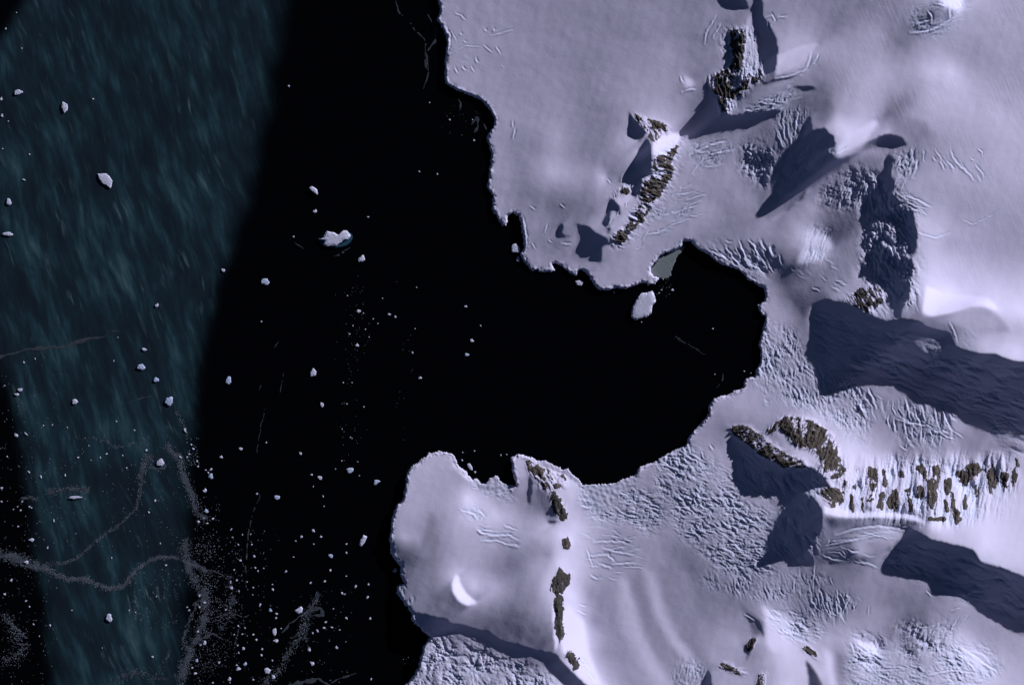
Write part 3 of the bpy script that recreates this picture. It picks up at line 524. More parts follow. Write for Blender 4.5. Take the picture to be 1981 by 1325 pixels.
def rock_material(name, dark, mid, pale):
    s = NT(name)
    v = s.mapping()
    a = s.noise(v, .03, 6, .65)
    b = s.noise(v, .11, 4, .7)
    c = s.ramp(a, [(.3, dark), (.5, mid), (.72, pale)])
    c = s.mix(s.math('MULTIPLY', b, .5), c, (.06,.05,.045))
    c = s.mix(s.ramp(s.noise(v, .022, 7, .72), [(.61, (0,0,0)), (.67, (1,1,1))]), c, (.55,.53,.64))
    s.bump(s.noise(v, .12, 5, .7), 5, .9)
    return s.fin(c, .92, .15)

def ice_material(name, a, b):
    s = NT(name)
    v = s.mapping()
    c = s.mix(s.noise(v, .05, 4, .6), a, b)
    s.bump(s.noise(v, .2, 4, .6), 1.0, .6)
    return s.fin(c, .8, .2)

def flat_material(name, a, b, scale):
    s = NT(name)
    c = s.mix(s.noise(s.mapping(), scale, 4, .65), a, b)
    return s.fin(c, .8, .1)

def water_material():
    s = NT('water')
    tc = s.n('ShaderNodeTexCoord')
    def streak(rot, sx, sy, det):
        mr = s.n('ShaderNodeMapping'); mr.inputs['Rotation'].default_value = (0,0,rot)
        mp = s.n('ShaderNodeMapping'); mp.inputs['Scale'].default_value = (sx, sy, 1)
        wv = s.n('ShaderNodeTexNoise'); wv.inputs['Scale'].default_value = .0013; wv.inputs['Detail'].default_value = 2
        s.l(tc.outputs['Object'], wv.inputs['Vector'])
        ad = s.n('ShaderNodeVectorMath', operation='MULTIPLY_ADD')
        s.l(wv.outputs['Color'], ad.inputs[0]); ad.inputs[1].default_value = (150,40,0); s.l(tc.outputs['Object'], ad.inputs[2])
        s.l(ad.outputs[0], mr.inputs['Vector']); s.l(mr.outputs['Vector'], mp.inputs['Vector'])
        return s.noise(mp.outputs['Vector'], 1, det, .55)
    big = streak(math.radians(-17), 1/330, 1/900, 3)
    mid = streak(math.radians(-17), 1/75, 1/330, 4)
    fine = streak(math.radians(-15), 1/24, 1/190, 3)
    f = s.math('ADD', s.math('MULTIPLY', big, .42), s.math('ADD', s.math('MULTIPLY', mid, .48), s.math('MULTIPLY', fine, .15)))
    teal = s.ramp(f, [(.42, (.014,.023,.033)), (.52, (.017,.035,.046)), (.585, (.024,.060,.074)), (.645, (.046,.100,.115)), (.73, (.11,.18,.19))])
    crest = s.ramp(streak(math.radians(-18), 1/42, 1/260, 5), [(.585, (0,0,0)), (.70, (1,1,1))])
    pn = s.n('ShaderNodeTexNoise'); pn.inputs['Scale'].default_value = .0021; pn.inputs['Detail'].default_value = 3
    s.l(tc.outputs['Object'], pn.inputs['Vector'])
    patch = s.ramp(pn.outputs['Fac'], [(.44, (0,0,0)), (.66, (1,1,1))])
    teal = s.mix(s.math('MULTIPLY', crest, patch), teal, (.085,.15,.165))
    c = s.mix(s.attr('glint'), (.0016,.0018,.0030), teal)  # sun glint and swell streaks of the teal band painted into the base colour
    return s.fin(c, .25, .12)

M_SNOW = snow_material()
M_ROCK = rock_material('rock', (.050,.044,.040), (.112,.094,.080), (.205,.175,.152))
M_DROCK = rock_material('dark_rock', (.035,.034,.036), (.07,.064,.060), (.125,.112,.10))
M_BERG = ice_material('iceberg_ice', (.78,.76,.92), (.68,.71,.88))
M_BLUE = ice_material('blue_ice', (.50,.62,.86), (.62,.70,.88))
M_FOOT = ice_material('submerged_ice', (.012,.050,.085), (.03,.11,.165))
M_BRASH = ice_material('brash', (.30,.34,.41), (.50,.54,.62))
M_GREASE = flat_material('grease_ice', (.030,.037,.046), (.085,.10,.118), .05)
M_SLUSH = flat_material('slush', (.14,.17,.18), (.33,.37,.37), .09)
def sheet_material():
    s = NT("slush_sheet")
    c = s.mix(s.attr('dens'), (.022,.030,.040), (.115,.135,.165))
    c = s.mix(s.math('MULTIPLY', s.noise(s.mapping(), .11, 4, .7), .75), c, (.025,.034,.044))
    return s.fin(c, .8, .1)
M_SHEET = sheet_material()
M_WATER = water_material()

# ---------------------------------------------------------------- the land as one height field
H, HQ = relief()
STEP = 1.25
gx = np.arange(LX0, GX1, STEP); gy = np.arange(GY0, GY1, STEP)
GX, GY = np.meshgrid(gx, gy)
cw = coast_warp(GX, GY)
land = inside(NORTH_COAST, *cw)
Z = blur(sample(H, LX0, GY0, HQ, GX, GY), 1)
Z += 2.0*fbm(GX/60, GY/60, 3, 3)+.42*fbm(GX/14, GY/14, 4, 3)+.55*gnoise((GX*.94+GY*.34)/16, (GY*.94-GX*.34)/70, 44)

def soft(poly, r):
    x0 = min(p[0] for p in poly)-3*r-6; x1 = max(p[0] for p in poly)+3*r+6
    y0 = min(p[1] for p in poly)-3*r-6; y1 = max(p[1] for p in poly)+3*r+6
    i0, i1 = np.searchsorted(gy, (y0, y1)); j0, j1 = np.searchsorted(gx, (x0, x1))
    sl = (slice(i0, i1), slice(j0, j1))
    X, Y = GX[sl], GY[sl]
    m = inside(poly, X+3*gnoise(X/14, Y/14, 61)+r*.6*gnoise(X/40, Y/40, 63), Y+3*gnoise(X/14, Y/14, 62)+r*.6*gnoise(X/40, Y/40, 64))
    return sl, X, Y, blur(m.astype(float), max(1, int(r/STEP)))

ice = np.zeros_like(Z)
for k, (poly, amp, lump, ang, st) in enumerate(BROKEN):
    crag = amp >= 5.5
    sl, X, Y, m = soft(poly, 15 if crag else 9)
    if crag: lump *= 2.1
    elif lump < 10: lump *= .82; st *= 1.35
    a = math.radians(ang); ca, sa = math.cos(a), math.sin(a)
    xw = X+2.5*gnoise(X/19, Y/19, 90+k); yw = Y+2.5*gnoise(X/19, Y/19, 130+k)
    p = (xw*ca+yw*sa)/(lump*st); q = (-xw*sa+yw*ca)/lump
    n = fbm(p, q, 200+k, 5 if crag else 3, .62 if crag else .55, ridged=True)
    lumps = gnoise(p*.9+7, q*.9, 300+k)
    patch = np.clip(.8+.9*gnoise(X/38, Y/38, 400+k), .3, 1.4)
    Z[sl] += m*patch*amp*1.55*((-2.0 if crag else -1.0)*np.clip(n-.05, 0, 1)+(.25 if crag else .5)*lumps+(.15 if crag else .2)*gnoise(X/3.2, Y/3.2, 500+k))
    ice[sl] = np.maximum(ice[sl], m*patch*np.clip(n*1.3-.1, 0, 1)*.55)
RC = random.Random(11)
swarm = []
for poly, ang, length, n, dep in SWARMS:
    x0 = min(p[0] for p in poly); x1 = max(p[0] for p in poly); y0 = min(p[1] for p in poly); y1 = max(p[1] for p in poly)
    k = 0
    while k < n:
        x, y = RC.uniform(x0, x1), RC.uniform(y0, y1)
        if not inside(poly, np.array([[x]]), np.array([[y]]))[0, 0]: continue
        k += 1; a = math.radians(ang+RC.gauss(0, 11)); l = length*(.25+1.0*RC.random()**1.6)*.5; bend = RC.uniform(-.25, .25)*l
        dx, dy = math.cos(a), math.sin(a)
        swarm.append((dep*(.2+1.1*RC.random()**1.8), RC.choice((1.4, 1.8, 2.4, 3.2)), [(x-dx*l, y-dy*l), (x-dy*bend, y+dx*bend), (x+dx*l, y+dy*l)]))
for dep, hw, line in CRACKS+swarm:
    x0 = min(p[0] for p in line)-14; x1 = max(p[0] for p in line)+14; y0 = min(p[1] for p in line)-14; y1 = max(p[1] for p in line)+14
    i0, i1 = np.searchsorted(gy, (y0, y1)); j0, j1 = np.searchsorted(gx, (x0, x1))
    sl = (slice(i0, i1), slice(j0, j1)); X, Y = GX[sl], GY[sl]
    X = X+1.6*gnoise(X/9, Y/9, 71); Y = Y+1.6*gnoise(X/9, Y/9, 72)
    d = np.full(X.shape, 99.); sd = d.copy()
    L = 0; tot = sum(math.dist(line[i], line[i+1]) for i in range(len(line)-1)); prof = np.zeros(X.shape)
    for (ax, ay), (bx, by) in zip(line, line[1:]):
        ll = math.hypot(bx-ax, by-ay)
        t = np.clip(((X-ax)*(bx-ax)+(Y-ay)*(by-ay))/ll**2, 0, 1)
        dd = np.hypot(X-ax-t*(bx-ax), Y-ay-t*(by-ay))
        s = (L+t*ll)/tot
        prof = np.where(dd < d, np.sqrt(np.clip(4*s*(1-s), 0, 1))*.8+.2, prof)
        sg = (X-ax-t*(bx-ax))*LEE[0]+(Y-ay-t*(by-ay))*LEE[1]
        sd = np.where(dd < d, np.where(sg > 0, dd, -dd), sd); d = np.minimum(d, dd); L += ll
    Z[sl] += dep*prof*(.38*np.exp(-((sd-hw*1.25)/hw)**2)-.42*np.exp(-(d/(hw*.8))**2))
    ice[sl] = np.maximum(ice[sl], .35*np.exp(-(d/hw)**2))
# wind-carved snow of the eastern plateau
a = math.radians(68); u = (GX*math.cos(a)+GY*math.sin(a)); v = (-GX*math.sin(a)+GY*math.cos(a))
pl = np.clip((GX-1540)/80, 0, 1)*np.clip((700-GY)/90, 0, 1)
Z += pl*.30*np.clip(.5+1.2*gnoise(GX/80, GY/80, 77), 0, 1)*gnoise(u/34, v/4.2, 78)
# fluted ridge face: sharp ribs running down the slope
sl, X, Y, m = soft([(1622,890),(1700,885),(1800,888),(1950,880),(1975,930),(1935,985),(1840,1008),(1780,1000),(1620,985)], 8)
ph = X+.14*(Y-940)+10*gnoise(X/34, Y/70, 81)+4*gnoise(X/14, Y/26, 84)
Z[sl] += m*(8*np.abs(np.sin(ph*math.pi/27))**.9+1.8*np.abs(np.sin(ph*math.pi/10.5+1))*np.clip(.6+gnoise(X/20, Y/40, 82), 0, 1.3))*np.clip(.8+.8*gnoise(X/26, Y/90, 83), .2, 1.5)
# rugged ground under the bare rock
ROCKALL = [(l, b, g, p) for l, b, g, p in ROCKS]+[('', .5, 97, p) for p in FLUTES]
for k, (_, bare, ang, poly) in enumerate(ROCKALL):
    sl, X, Y, m = soft(poly, 4)
    a = math.radians(ang); p = (X*math.cos(a)+Y*math.sin(a))/26; q = (-X*math.sin(a)+Y*math.cos(a))/9
    Z[sl] += m*((17 if k in (4, 5, 3, 1) else 11)*fbm(p, q, 600+k, 4, .55, ridged=True)+1.5*gnoise(X/4, Y/4, 640+k))
# the ice edge: a ragged cliff
near = blur(land.astype(float), 5)
edge = land & (near < .97)
Z += np.where(edge, (7*fbm(GX/6, GY/6, 15, 3)+5*gnoise(GX/13, GY/13, 19))*np.clip((.97-near)*4, 0, 1), 0)
Z = np.where(land, np.maximum(Z, 9+3*gnoise(GX/8, GY/8, 16)), -6.0)

keep = (land[1:,1:] | land[1:,:-1] | land[:-1,1:] | land[:-1,:-1])
idx = np.arange(GX.size).reshape(GX.shape)
F = np.stack([idx[1:,:-1], idx[1:,1:], idx[:-1,1:], idx[:-1,:-1]], -1)[keep]
used = np.zeros(GX.size, bool); used[F.ravel()] = True
new = np.cumsum(used)-1
V = np.stack([wx(GX), wy(GY), Z], -1).reshape(-1, 3)[used]
terrain = mesh_obj('snow_terrain', V, new[F], M_SNOW, attrs={'ice': ice.ravel()[used]})
tag(terrain, 'snow and glacier covered mountains around the dark bay', kind='structure')

def ground(X, Y): return sample(Z, LX0, GY0, STEP, X, Y)

# ---------------------------------------------------------------- bare rock
def rock_patch(name, poly, bare, ang, seed, mat):
    q = .8; x0 = min(p[0] for p in poly)-8; x1 = max(p[0] for p in poly)+8; y0 = min(p[1] for p in poly)-8; y1 = max(p[1] for p in poly)+8
    X, Y = np.meshgrid(np.arange(x0, x1, q), np.arange(y0, y1, q))
    big = min(1.6, .7+max(x1-x0, y1-y0)/140)
    m = inside(poly, X+3.4*big*fbm(X/14, Y/14, 51, 4, .6), Y+3.4*big*fbm(X/14, Y/14, 52, 4, .6)).astype(float)
    m = blur(m, 7 if big > 1.1 else 3)
    a = math.radians(ang); xr = X+4*gnoise(X/16, Y/16, seed+8); yr = Y+4*gnoise(X/16, Y/16, seed+9)
    p = (xr*math.cos(a)+yr*math.sin(a))/(17*big); s = (-xr*math.sin(a)+yr*math.cos(a))/(7*big)
    n = .9*fbm(p, s, seed, 4, .62)+.85*fbm(xr/(20*big), yr/(20*big), seed+5, 4, .6)+(.12 if big > 1.05 else .25)*gnoise(X/2.4, Y/2.4, seed+6)+.10*gnoise(X/5, Y/5, seed+7)
    off = 7.5*n+10.0*(bare-.41)-9.5*np.clip(1-m*1.35, 0, 1)
    off = np.where(off > 0, off*.95, np.maximum(off*1.4, -4))
    z = ground(X, Y)+off
    k = m > .08
    keep = k[1:,1:] & k[1:,:-1] & k[:-1,1:] & k[:-1,:-1]
    idx = np.arange(X.size).reshape(X.shape)
    F = np.stack([idx[1:,:-1], idx[1:,1:], idx[:-1,1:], idx[:-1,:-1]], -1)[keep]
    used = np.zeros(X.size, bool); used[F.ravel()] = True; new = np.cumsum(used)-1
    cx, cy = (x0+x1)/2, (y0+y1)/2; cz = float(ground(np.array([cx]), np.array([cy]))[0])
    V = np.stack([wx(X)-wx(cx), wy(Y)-wy(cy), z-cz], -1).reshape(-1, 3)[used]
    o = mesh_obj(name, V, new[F], mat); o.location = (wx(cx), wy(cy), cz)
    return o

for k, (label, bare, ang, poly) in enumerate(ROCKS):
    o = rock_patch('rock_outcrop', poly, bare, ang, 700+11*k, M_DROCK if bare > .89 or k in (3, 17, 2, 18, 19) else M_ROCK)
    tag(o, label, 'rock outcrop')
ordin = ['first', 'second', 'third', 'fourth', 'fifth', 'sixth', 'seventh', 'eighth', 'ninth', 'tenth', 'eleventh']
for k, poly in enumerate(FLUTES):
    mx = sum(p[0] for p in poly)/len(poly); my = sum(p[1] for p in poly)/len(poly)
    poly = [(mx+(p[0]-mx)*1.0, my+(p[1]-my)*1.0) for p in poly]
    o = rock_patch('rock_rib', poly, .60 if k < 5 else .66, 97, 1200+13*k, M_ROCK)
    if k < 11: tag(o, ordin[k]+' brown rock rib from the west on the bright fluted snow ridge', 'rock rib', 'rock ribs on the fluted snow ridge')
    elif k == 11: tag(o, 'flat brown rock ledge at the foot of the bright fluted snow ridge', 'rock rib', 'rock ribs on the fluted snow ridge')
    else: tag(o, 'low snow-veined rock rib at the foot of the fluted ridge beside a ledge', 'rock rib', 'rock ribs on the fluted snow ridge')

for k, (x, y0, y1, wd) in enumerate(STREAKS):
    o = rock_patch('rock_rib', [(x-wd*.5, y0), (x+wd*.6, y0+3), (x+wd*.5+3, y1), (x-wd*.4+3, y1-2)], .74, 97, 1700+13*k, M_ROCK)
    tag(o, 'thin rock streak running down between the larger ribs of the fluted snow ridge', 'rock rib', 'thin rock streaks on the fluted snow ridge')

# ---------------------------------------------------------------- water
xs = np.r_[-40000, -12000, -4000, -1500, np.arange(-600, 2600, 10.), 4000, 12000, 40000]
ys = np.r_[-40000, -12000, -4000, -1500, np.arange(-500, 1900, 10.), 4000, 12000, 40000]
WX, WY = np.meshgrid(xs, ys)
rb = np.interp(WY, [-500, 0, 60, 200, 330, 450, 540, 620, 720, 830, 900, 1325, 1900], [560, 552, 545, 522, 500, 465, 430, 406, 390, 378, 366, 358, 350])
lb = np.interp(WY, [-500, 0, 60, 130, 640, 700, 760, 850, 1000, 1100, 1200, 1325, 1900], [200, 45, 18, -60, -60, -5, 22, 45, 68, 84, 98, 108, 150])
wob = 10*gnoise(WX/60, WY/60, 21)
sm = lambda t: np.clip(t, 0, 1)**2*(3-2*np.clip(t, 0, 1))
glint_band = sm((rb+18+wob-WX)/58)*sm((WX-lb+22+wob)/46)  # mask of the sea band that carries the painted sun glint
idx = np.arange(WX.size).reshape(WX.shape)
F = np.stack([idx[1:,:-1], idx[1:,1:], idx[:-1,1:], idx[:-1,:-1]], -1).reshape(-1, 4)
water = mesh_obj('water', np.stack([wx(WX), wy(WY), 0*WX], -1).reshape(-1, 3), F, M_WATER, attrs={'glint': glint_band.ravel()})
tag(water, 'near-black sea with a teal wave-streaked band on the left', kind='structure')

# ---------------------------------------------------------------- floating ice
def berg_mesh(outline, height, seed, rough=.25, dome=.25):
    """outline: closed list of local (x, y) in metres round the origin"""
    R = random.Random(seed); n = len(outline)
    V = []; F = []
    rings = [(1.04, -4, 0), (1.0, .0, .0), (.97, .62, .25), (.86, .9, rough), (.66, 1.0, rough), (.40, 1.0+dome*.6, rough)]
    for s, z, r in rings:
        for (x, y) in outline:
            k = 1+(R.uniform(-.03, .03) if n < 20 else R.uniform(-.008, .008))
            V.append((x*s*k, y*s*k, z if z < 0 else height*(z+R.uniform(-r, r))))
    V.append((0, 0, height*(1+dome)))
    for a in range(len(rings)-1):
        for i in range(n):
            j = (i+1) % n
            F.append((a*n+i, a*n+j, (a+1)*n+j, (a+1)*n+i))
    for i in range(n): F.append(((len(rings)-1)*n+i, (len(rings)-1)*n+(i+1) % n, len(V)-1))
    return V, F

def blob(n, rx, ry, seed, jag=.22):
    R = random.Random(seed); ph = [R.uniform(0, 6.28) for _ in range(4)]
    o = []
    for i in range(n):
        t = 2*math.pi*i/n
        r = 1+jag*(.6*math.sin(2*t+ph[0])+.6*math.sin(3*t+ph[1])+.4*math.sin(5*t+ph[2]))+R.uniform(-jag, jag)*.45
        o.append((rx*r*math.cos(t), ry*r*math.sin(t)))
    return o

def resample(poly, n, seed, jit):
    """closed survey outline -> n local points in metres, plus its centre"""
    R = random.Random(seed)
    cx = (min(p[0] for p in poly)+max(p[0] for p in poly))/2; cy = (min(p[1] for p in poly)+max(p[1] for p in poly))/2
    per = [math.dist(poly[i], poly[(i+1) % len(poly)]) for i in range(len(poly))]; tot = sum(per)
    out = []
    for k in range(n):
        s = tot*k/n; i = 0
        while s > per[i]: s -= per[i]; i += 1
        (ax, ay), (bx, by) = poly[i], poly[(i+1) % len(poly)]; t = s/per[i]
        out.append(((ax+(bx-ax)*t-cx+R.uniform(-jit, jit))*SC, -(ay+(by-ay)*t-cy+R.uniform(-jit, jit))*SC))
    area = sum(out[i][0]*out[(i+1) % n][1]-out[(i+1) % n][0]*out[i][1] for i in range(n))
    if area < 0: out.reverse()
    return out, cx, cy

def berg(poly, height, seed, label, n=44, jit=.25, mat=None, group=None, dome=.05, rough=.08, name='iceberg', cat='iceberg'):
    o, cx, cy = resample(poly, n, seed, jit)
    V, F = berg_mesh(o, height, seed, rough, dome)
    ob = mesh_obj(name, V, F, mat or M_BERG, smooth=False); ob.location = (wx(cx), wy(cy), 0)
    return tag(ob, label, cat, group)

berg([(1221,606),(1223,596),(1228,584),(1235,574),(1241,567),(1252,566),(1262,562),(1266,570),(1269,583),(1262,592),(1260,606),(1252,613),(1243,615),(1229,620),(1221,613)], 22, 1,
     'big flat-topped white iceberg inside the bay, just off the grey slush', 60, .4, dome=.0, rough=.02)
# the large iceberg out at sea, with its foot showing under water
P = lambda L: [(590+x/13.2, 420+y/13.2) for x, y in L]
root = bpy.data.objects.new('iceberg', None); C.objects.link(root); root.location = (wx(648), wy(461), 0)
tag(root, 'largest iceberg out in the open black sea, ragged, with a blue-green foot under water', 'iceberg')
for nm, pts, h, mt, sd_ in (('ice_body', [(370,565),(450,540),(545,350),(650,385),(750,395),(830,450),(890,450),(970,345),(1075,345),(1170,470),(1130,550),(1000,590),(800,745),(580,742),(450,710),(500,620),(480,590)], 20, M_BERG, 3),
                            ('submerged_foot', [(340,565),(430,500),(560,400),(800,480),(960,380),(1190,420),(1225,520),(1170,640),(1050,730),(850,770),(560,765),(410,720),(360,650)], .8, M_FOOT, 4)):
    o, cx, cy = resample(P(pts), 56, sd_, .2)
    V, F = berg_mesh(o, h, sd_, .05 if h > 5 else .02, .02)
    ob = mesh_obj(nm, V, F, mt, parent=root, smooth=False); ob.location = (wx(cx)-root.location.x, wy(cy)-root.location.y, 0)

Q = lambda ox, oy, k, L: [(ox+x/k, oy+y/k) for x, y in L]
berg(Q(0,260,4.717,[(890,360),(970,358),(1000,385),(1027,430),(1010,495),(970,465),(935,450),(900,400)]), 9, 5, 'largest ice floe on the teal streaked water, angular and pale grey', 30, .2)
berg(Q(590,420,13.2,[(1470,965),(1505,980),(1535,1100),(1450,1150),(1410,1130),(1370,1160),(1350,1080),(1400,1030)]), 14, 6, 'white notched ice block just south-east of the largest sea iceberg', 24, .1)
berg(Q(580,340,13.2,[(240,320),(290,265),(350,295),(430,340),(465,450),(450,490),(380,450),(300,390)]), 16, 7, 'slanting white iceberg north of the largest sea iceberg', 24, .1)
berg(Q(400,1045,4.717,[(800,640),(830,620),(860,600),(878,620),(870,655),(840,672)]), 12, 8, 'bright white pointed iceberg at the head of the grey ice streak, lower left', 24, .1)
berg(Q(400,780,4.717,[(1430,1200),(1465,1215),(1440,1270),(1410,1308),(1392,1300),(1400,1250)]), 12, 9, 'elongated tilted ice block nearest the snow dome, lower left', 24, .1)
berg(Q(400,780,4.717,[(1275,600),(1300,588),(1335,590),(1340,610),(1320,635),(1290,640)]), 10, 10, 'pale blue wedge-shaped iceberg directly left of the snow dome top', 24, .1, M_BLUE)
berg(Q(400,780,4.717,[(1530,700),(1560,698),(1585,710),(1555,735),(1540,748),(1520,740)]), 10, 11, 'boot-shaped pale iceberg, closest one west of the snow dome', 24, .1, M_BLUE)
berg([(989,478),(994,471),(1001,472),(1007,482),(1004,489),(990,488)], 12, 12, 'rounded white iceberg lodged against the northern glacier cliff', 24, .2)
berg([(999,499),(1003,495),(1006,503),(1004,507),(999,505)], 8, 13, 'small white ice block just under the rounded iceberg at the northern cliff', 16, .1)
berg([(1113,544),(1121,542),(1129,546),(1125,553),(1116,552)], 9, 14, 'squat ice block floating under the northern cliff, left of the grey slush bay', 20, .2)
berg([(904,897),(909,896),(914,904),(914,910),(910,909),(905,902)], 8, 15, 'narrow white floe in the cove between snow dome and rock headland', 20, .1)

ONES = [  # east, south, width, height, label, blue?
 (35,179,16,11,'pale lump of ice in the upper left of the teal water, near the left edge',0),
 (125,208,13,20,'upright ridged ice block in the upper left teal water',0),
 (46,348,8,4,'thin ice sliver left of the largest angular floe',0),
 (17,391,9,15,'cluster-shaped ice piece by the left edge, halfway up',0),
 (15,453,21,8,'flat oblong ice floe by the left edge, halfway up',0),
 (303,591,8,9,'lone white ice piece in the lower part of the teal water, right side',0),
 (279,676,10,7,'small jagged ice piece right of the thin grey ice line',0),
 (273,710,15,13,'spiky crumbled ice floe below the thin grey ice line',1),
 (302,735,12,9,'triangular ice floe lower right of the spiky crumbled floe',1),
 (327,776,17,17,'bright blue-white shield-shaped iceberg on the right of the teal water',1),
 (145,777,12,10,'V-shaped ice fragment in the middle of the lower teal water',0),
 (39,754,11,8,'upper one of two paired ice lumps at the left edge of the teal water',0),
 (32,763,11,6,'lower one of two paired ice lumps at the left edge of the teal water',0),
 (310,895,17,14,'lavender ice block ringed by grey brash, lower teal water',0),
 (31,842,8,9,'white ice lump on the black water at the left edge, lower half',0),
 (61,1044,11,8,'oval ice floe on the black water left of the lower teal band',0),
 (211,1195,13,16,'pale upright ice floe in the middle of the lower teal band',0),
 (51,1087,9,8,'white ice lump on the wide brash belt at the left edge',0),
 (145,962,25,6,'long thin curved floe under the short brash patch, lower left',0),
 (408,921,8,12,'pair of stuck blue-white blocks right of the brash shore',1),
 (399,988,10,9,'bright blue-white block inside the brash belt',1),
 (396,949,9,9,'dull grey ice block at the right edge of the brash belt',0),
 (396,1243,8,9,'pale round floe beside the lower brash belt, bottom left',0),
 (381,1277,6,10,'blue elongated block beside the lower brash belt, bottom left',1),
 (513,545,17,13,'crumpled white iceberg left of centre, south-west of the largest sea iceberg',1),
 (432,523,8,8,'faint grey ice lump on the right border of the teal water',0),
 (442,736,12,15,'craggy ice block just right of the teal water, mid height',1),
 (606,721,13,15,'square-cut white iceberg alone in the middle of the black water',0),
 (623,783,8,11,'small stepped ice block below the square-cut iceberg',0),
 (609,409,9,8,'small forked ice piece north-west of the largest sea iceberg',0),
 (694,602,8,8,'small white ice block in the sparse vertical ice trail, upper',0),
 (691,668,7,8,'small white ice block in the sparse vertical ice trail, lower',0),
 (753,608,7,5,'left one of two close ice bits in the centre',0),
 (765,613,5,5,'right one of two close ice bits in the centre',0),
 (813,731,7,6,'lone ice bit in the open water towards the bay mouth',0),
 (901,593,6,5,'small ice bit alone at the mouth of the bay, under the northern cliffs',0),
 (913,659,8,7,'upper ice block of a pair at the mouth of the bay',0),
 (903,686,10,8,'lower jagged ice block of a pair at the mouth of the bay',1),
 (536,962,13,8,'slanted split ice sliver left of the snow dome, open water',1),
 (619,924,9,10,'plump ice block left of the pale blue wedge-shaped iceberg',0),
 (606,1026,7,8,'diamond-shaped ice bit in open water left of the elongated tilted block',0),
 (640,1075,9,10,'round blue-white ice lump below the elongated tilted block',1),
 (531,1222,9,14,'tall white ice block left of the grey ice streak, bottom',0),
 (523,1180,7,11,'two-part bright ice block left of the pointed iceberg, bottom',1),
 (534,1239,10,8,'white ice block right under the tall one, left of the grey ice streak',0),
 (517,1297,13,12,'largest ice block at the foot of the grey ice streak, bottom edge',0),
 (529,1309,9,8,'small ice block half hidden in the foot of the grey ice streak',0),
 (461,1293,10,9,'round ice lump near the bottom edge, left of the grey ice streak',0),
 (474,1284,8,8,'blue-white lump just right of a round one near the bottom edge',1),
 (471,1254,7,6,'small ice lump above the round pair near the bottom edge',0),
 (444,1313,8,8,'small ice lump at the bottom edge, far left of the grey ice streak',0),
 (604,1283,9,9,'ice lump right of the grey ice streak, near the bottom',0),
 (598,1256,7,9,'upright ice bit right of the grey ice streak, above another lump',0),
 (651,1252,6,9,'lone upright ice bit far right of the grey ice streak',0),
 (764,1103,10,9,'ice block touching the western foot of the snow dome',0),
 (466,868,8,7,'upper right one of two knobby ice bits between brash belt and centre',0),
 (428,884,6,7,'lower left one of two knobby ice bits between brash belt and centre',0),
 (581,877,6,7,'star-like ice bit alone in open water left of the bay mouth',0),
 (1301,561,5,6,'small ice bit in the bay, right of the big flat iceberg',0),
 (919,913,5,5,'small ice bit beside the narrow floe in the snow dome cove',0),
 (699,1044,3,3,'tiny ice crumb touching the elongated tilted block',0),
]
proto = []
for k in range(12):
    V, F = berg_mesh(blob(9, .5, .5, 40+k, .3), .34, 60+k, .16, .1)
    V = [(x, y, max(z, -.6)) for x, y, z in V]
    me = []
    for mt in (M_BERG, M_BLUE):
        o = mesh_obj('ice_chunk', V, F, mt, smooth=False); me.append(o.data); bpy.data.objects.remove(o)
    proto.append(me)
RR = random.Random(77)
def chunk(x, y, w_, h_, label, group=None, blue=0, name='ice_chunk', cat='ice chunk', rot=None):
    o = bpy.data.objects.new(name, RR.choice(proto)[1 if blue else 0]); C.objects.link(o)
    o.location = (wx(x), wy(y), 0)
    s = (w_*h_)**.5
    o.scale = (w_*SC*.80, h_*SC*.80, s*SC*.6); o.rotation_euler = (0, 0, RR.uniform(-.35, .35) if rot is None else rot)
    return tag(o, label, cat, group)
for x, y, w_, h_, lab, bl in ONES:
    if max(w_, h_) >= 12:
        R = random.Random(int(x*7+y)); V, F = berg_mesh(blob(26, w_*SC*.47, h_*SC*.47, int(x*3+y), .17), 4+.3*(w_*h_)**.5, int(x+y), .14, .08)
        o = mesh_obj('iceberg', V, F, M_BLUE if bl else M_BERG, smooth=False); o.location = (wx(x), wy(y), 0); tag(o, lab, 'iceberg')
    else: chunk(x, y, w_*1.05, h_*1.05, lab, blue=bl)
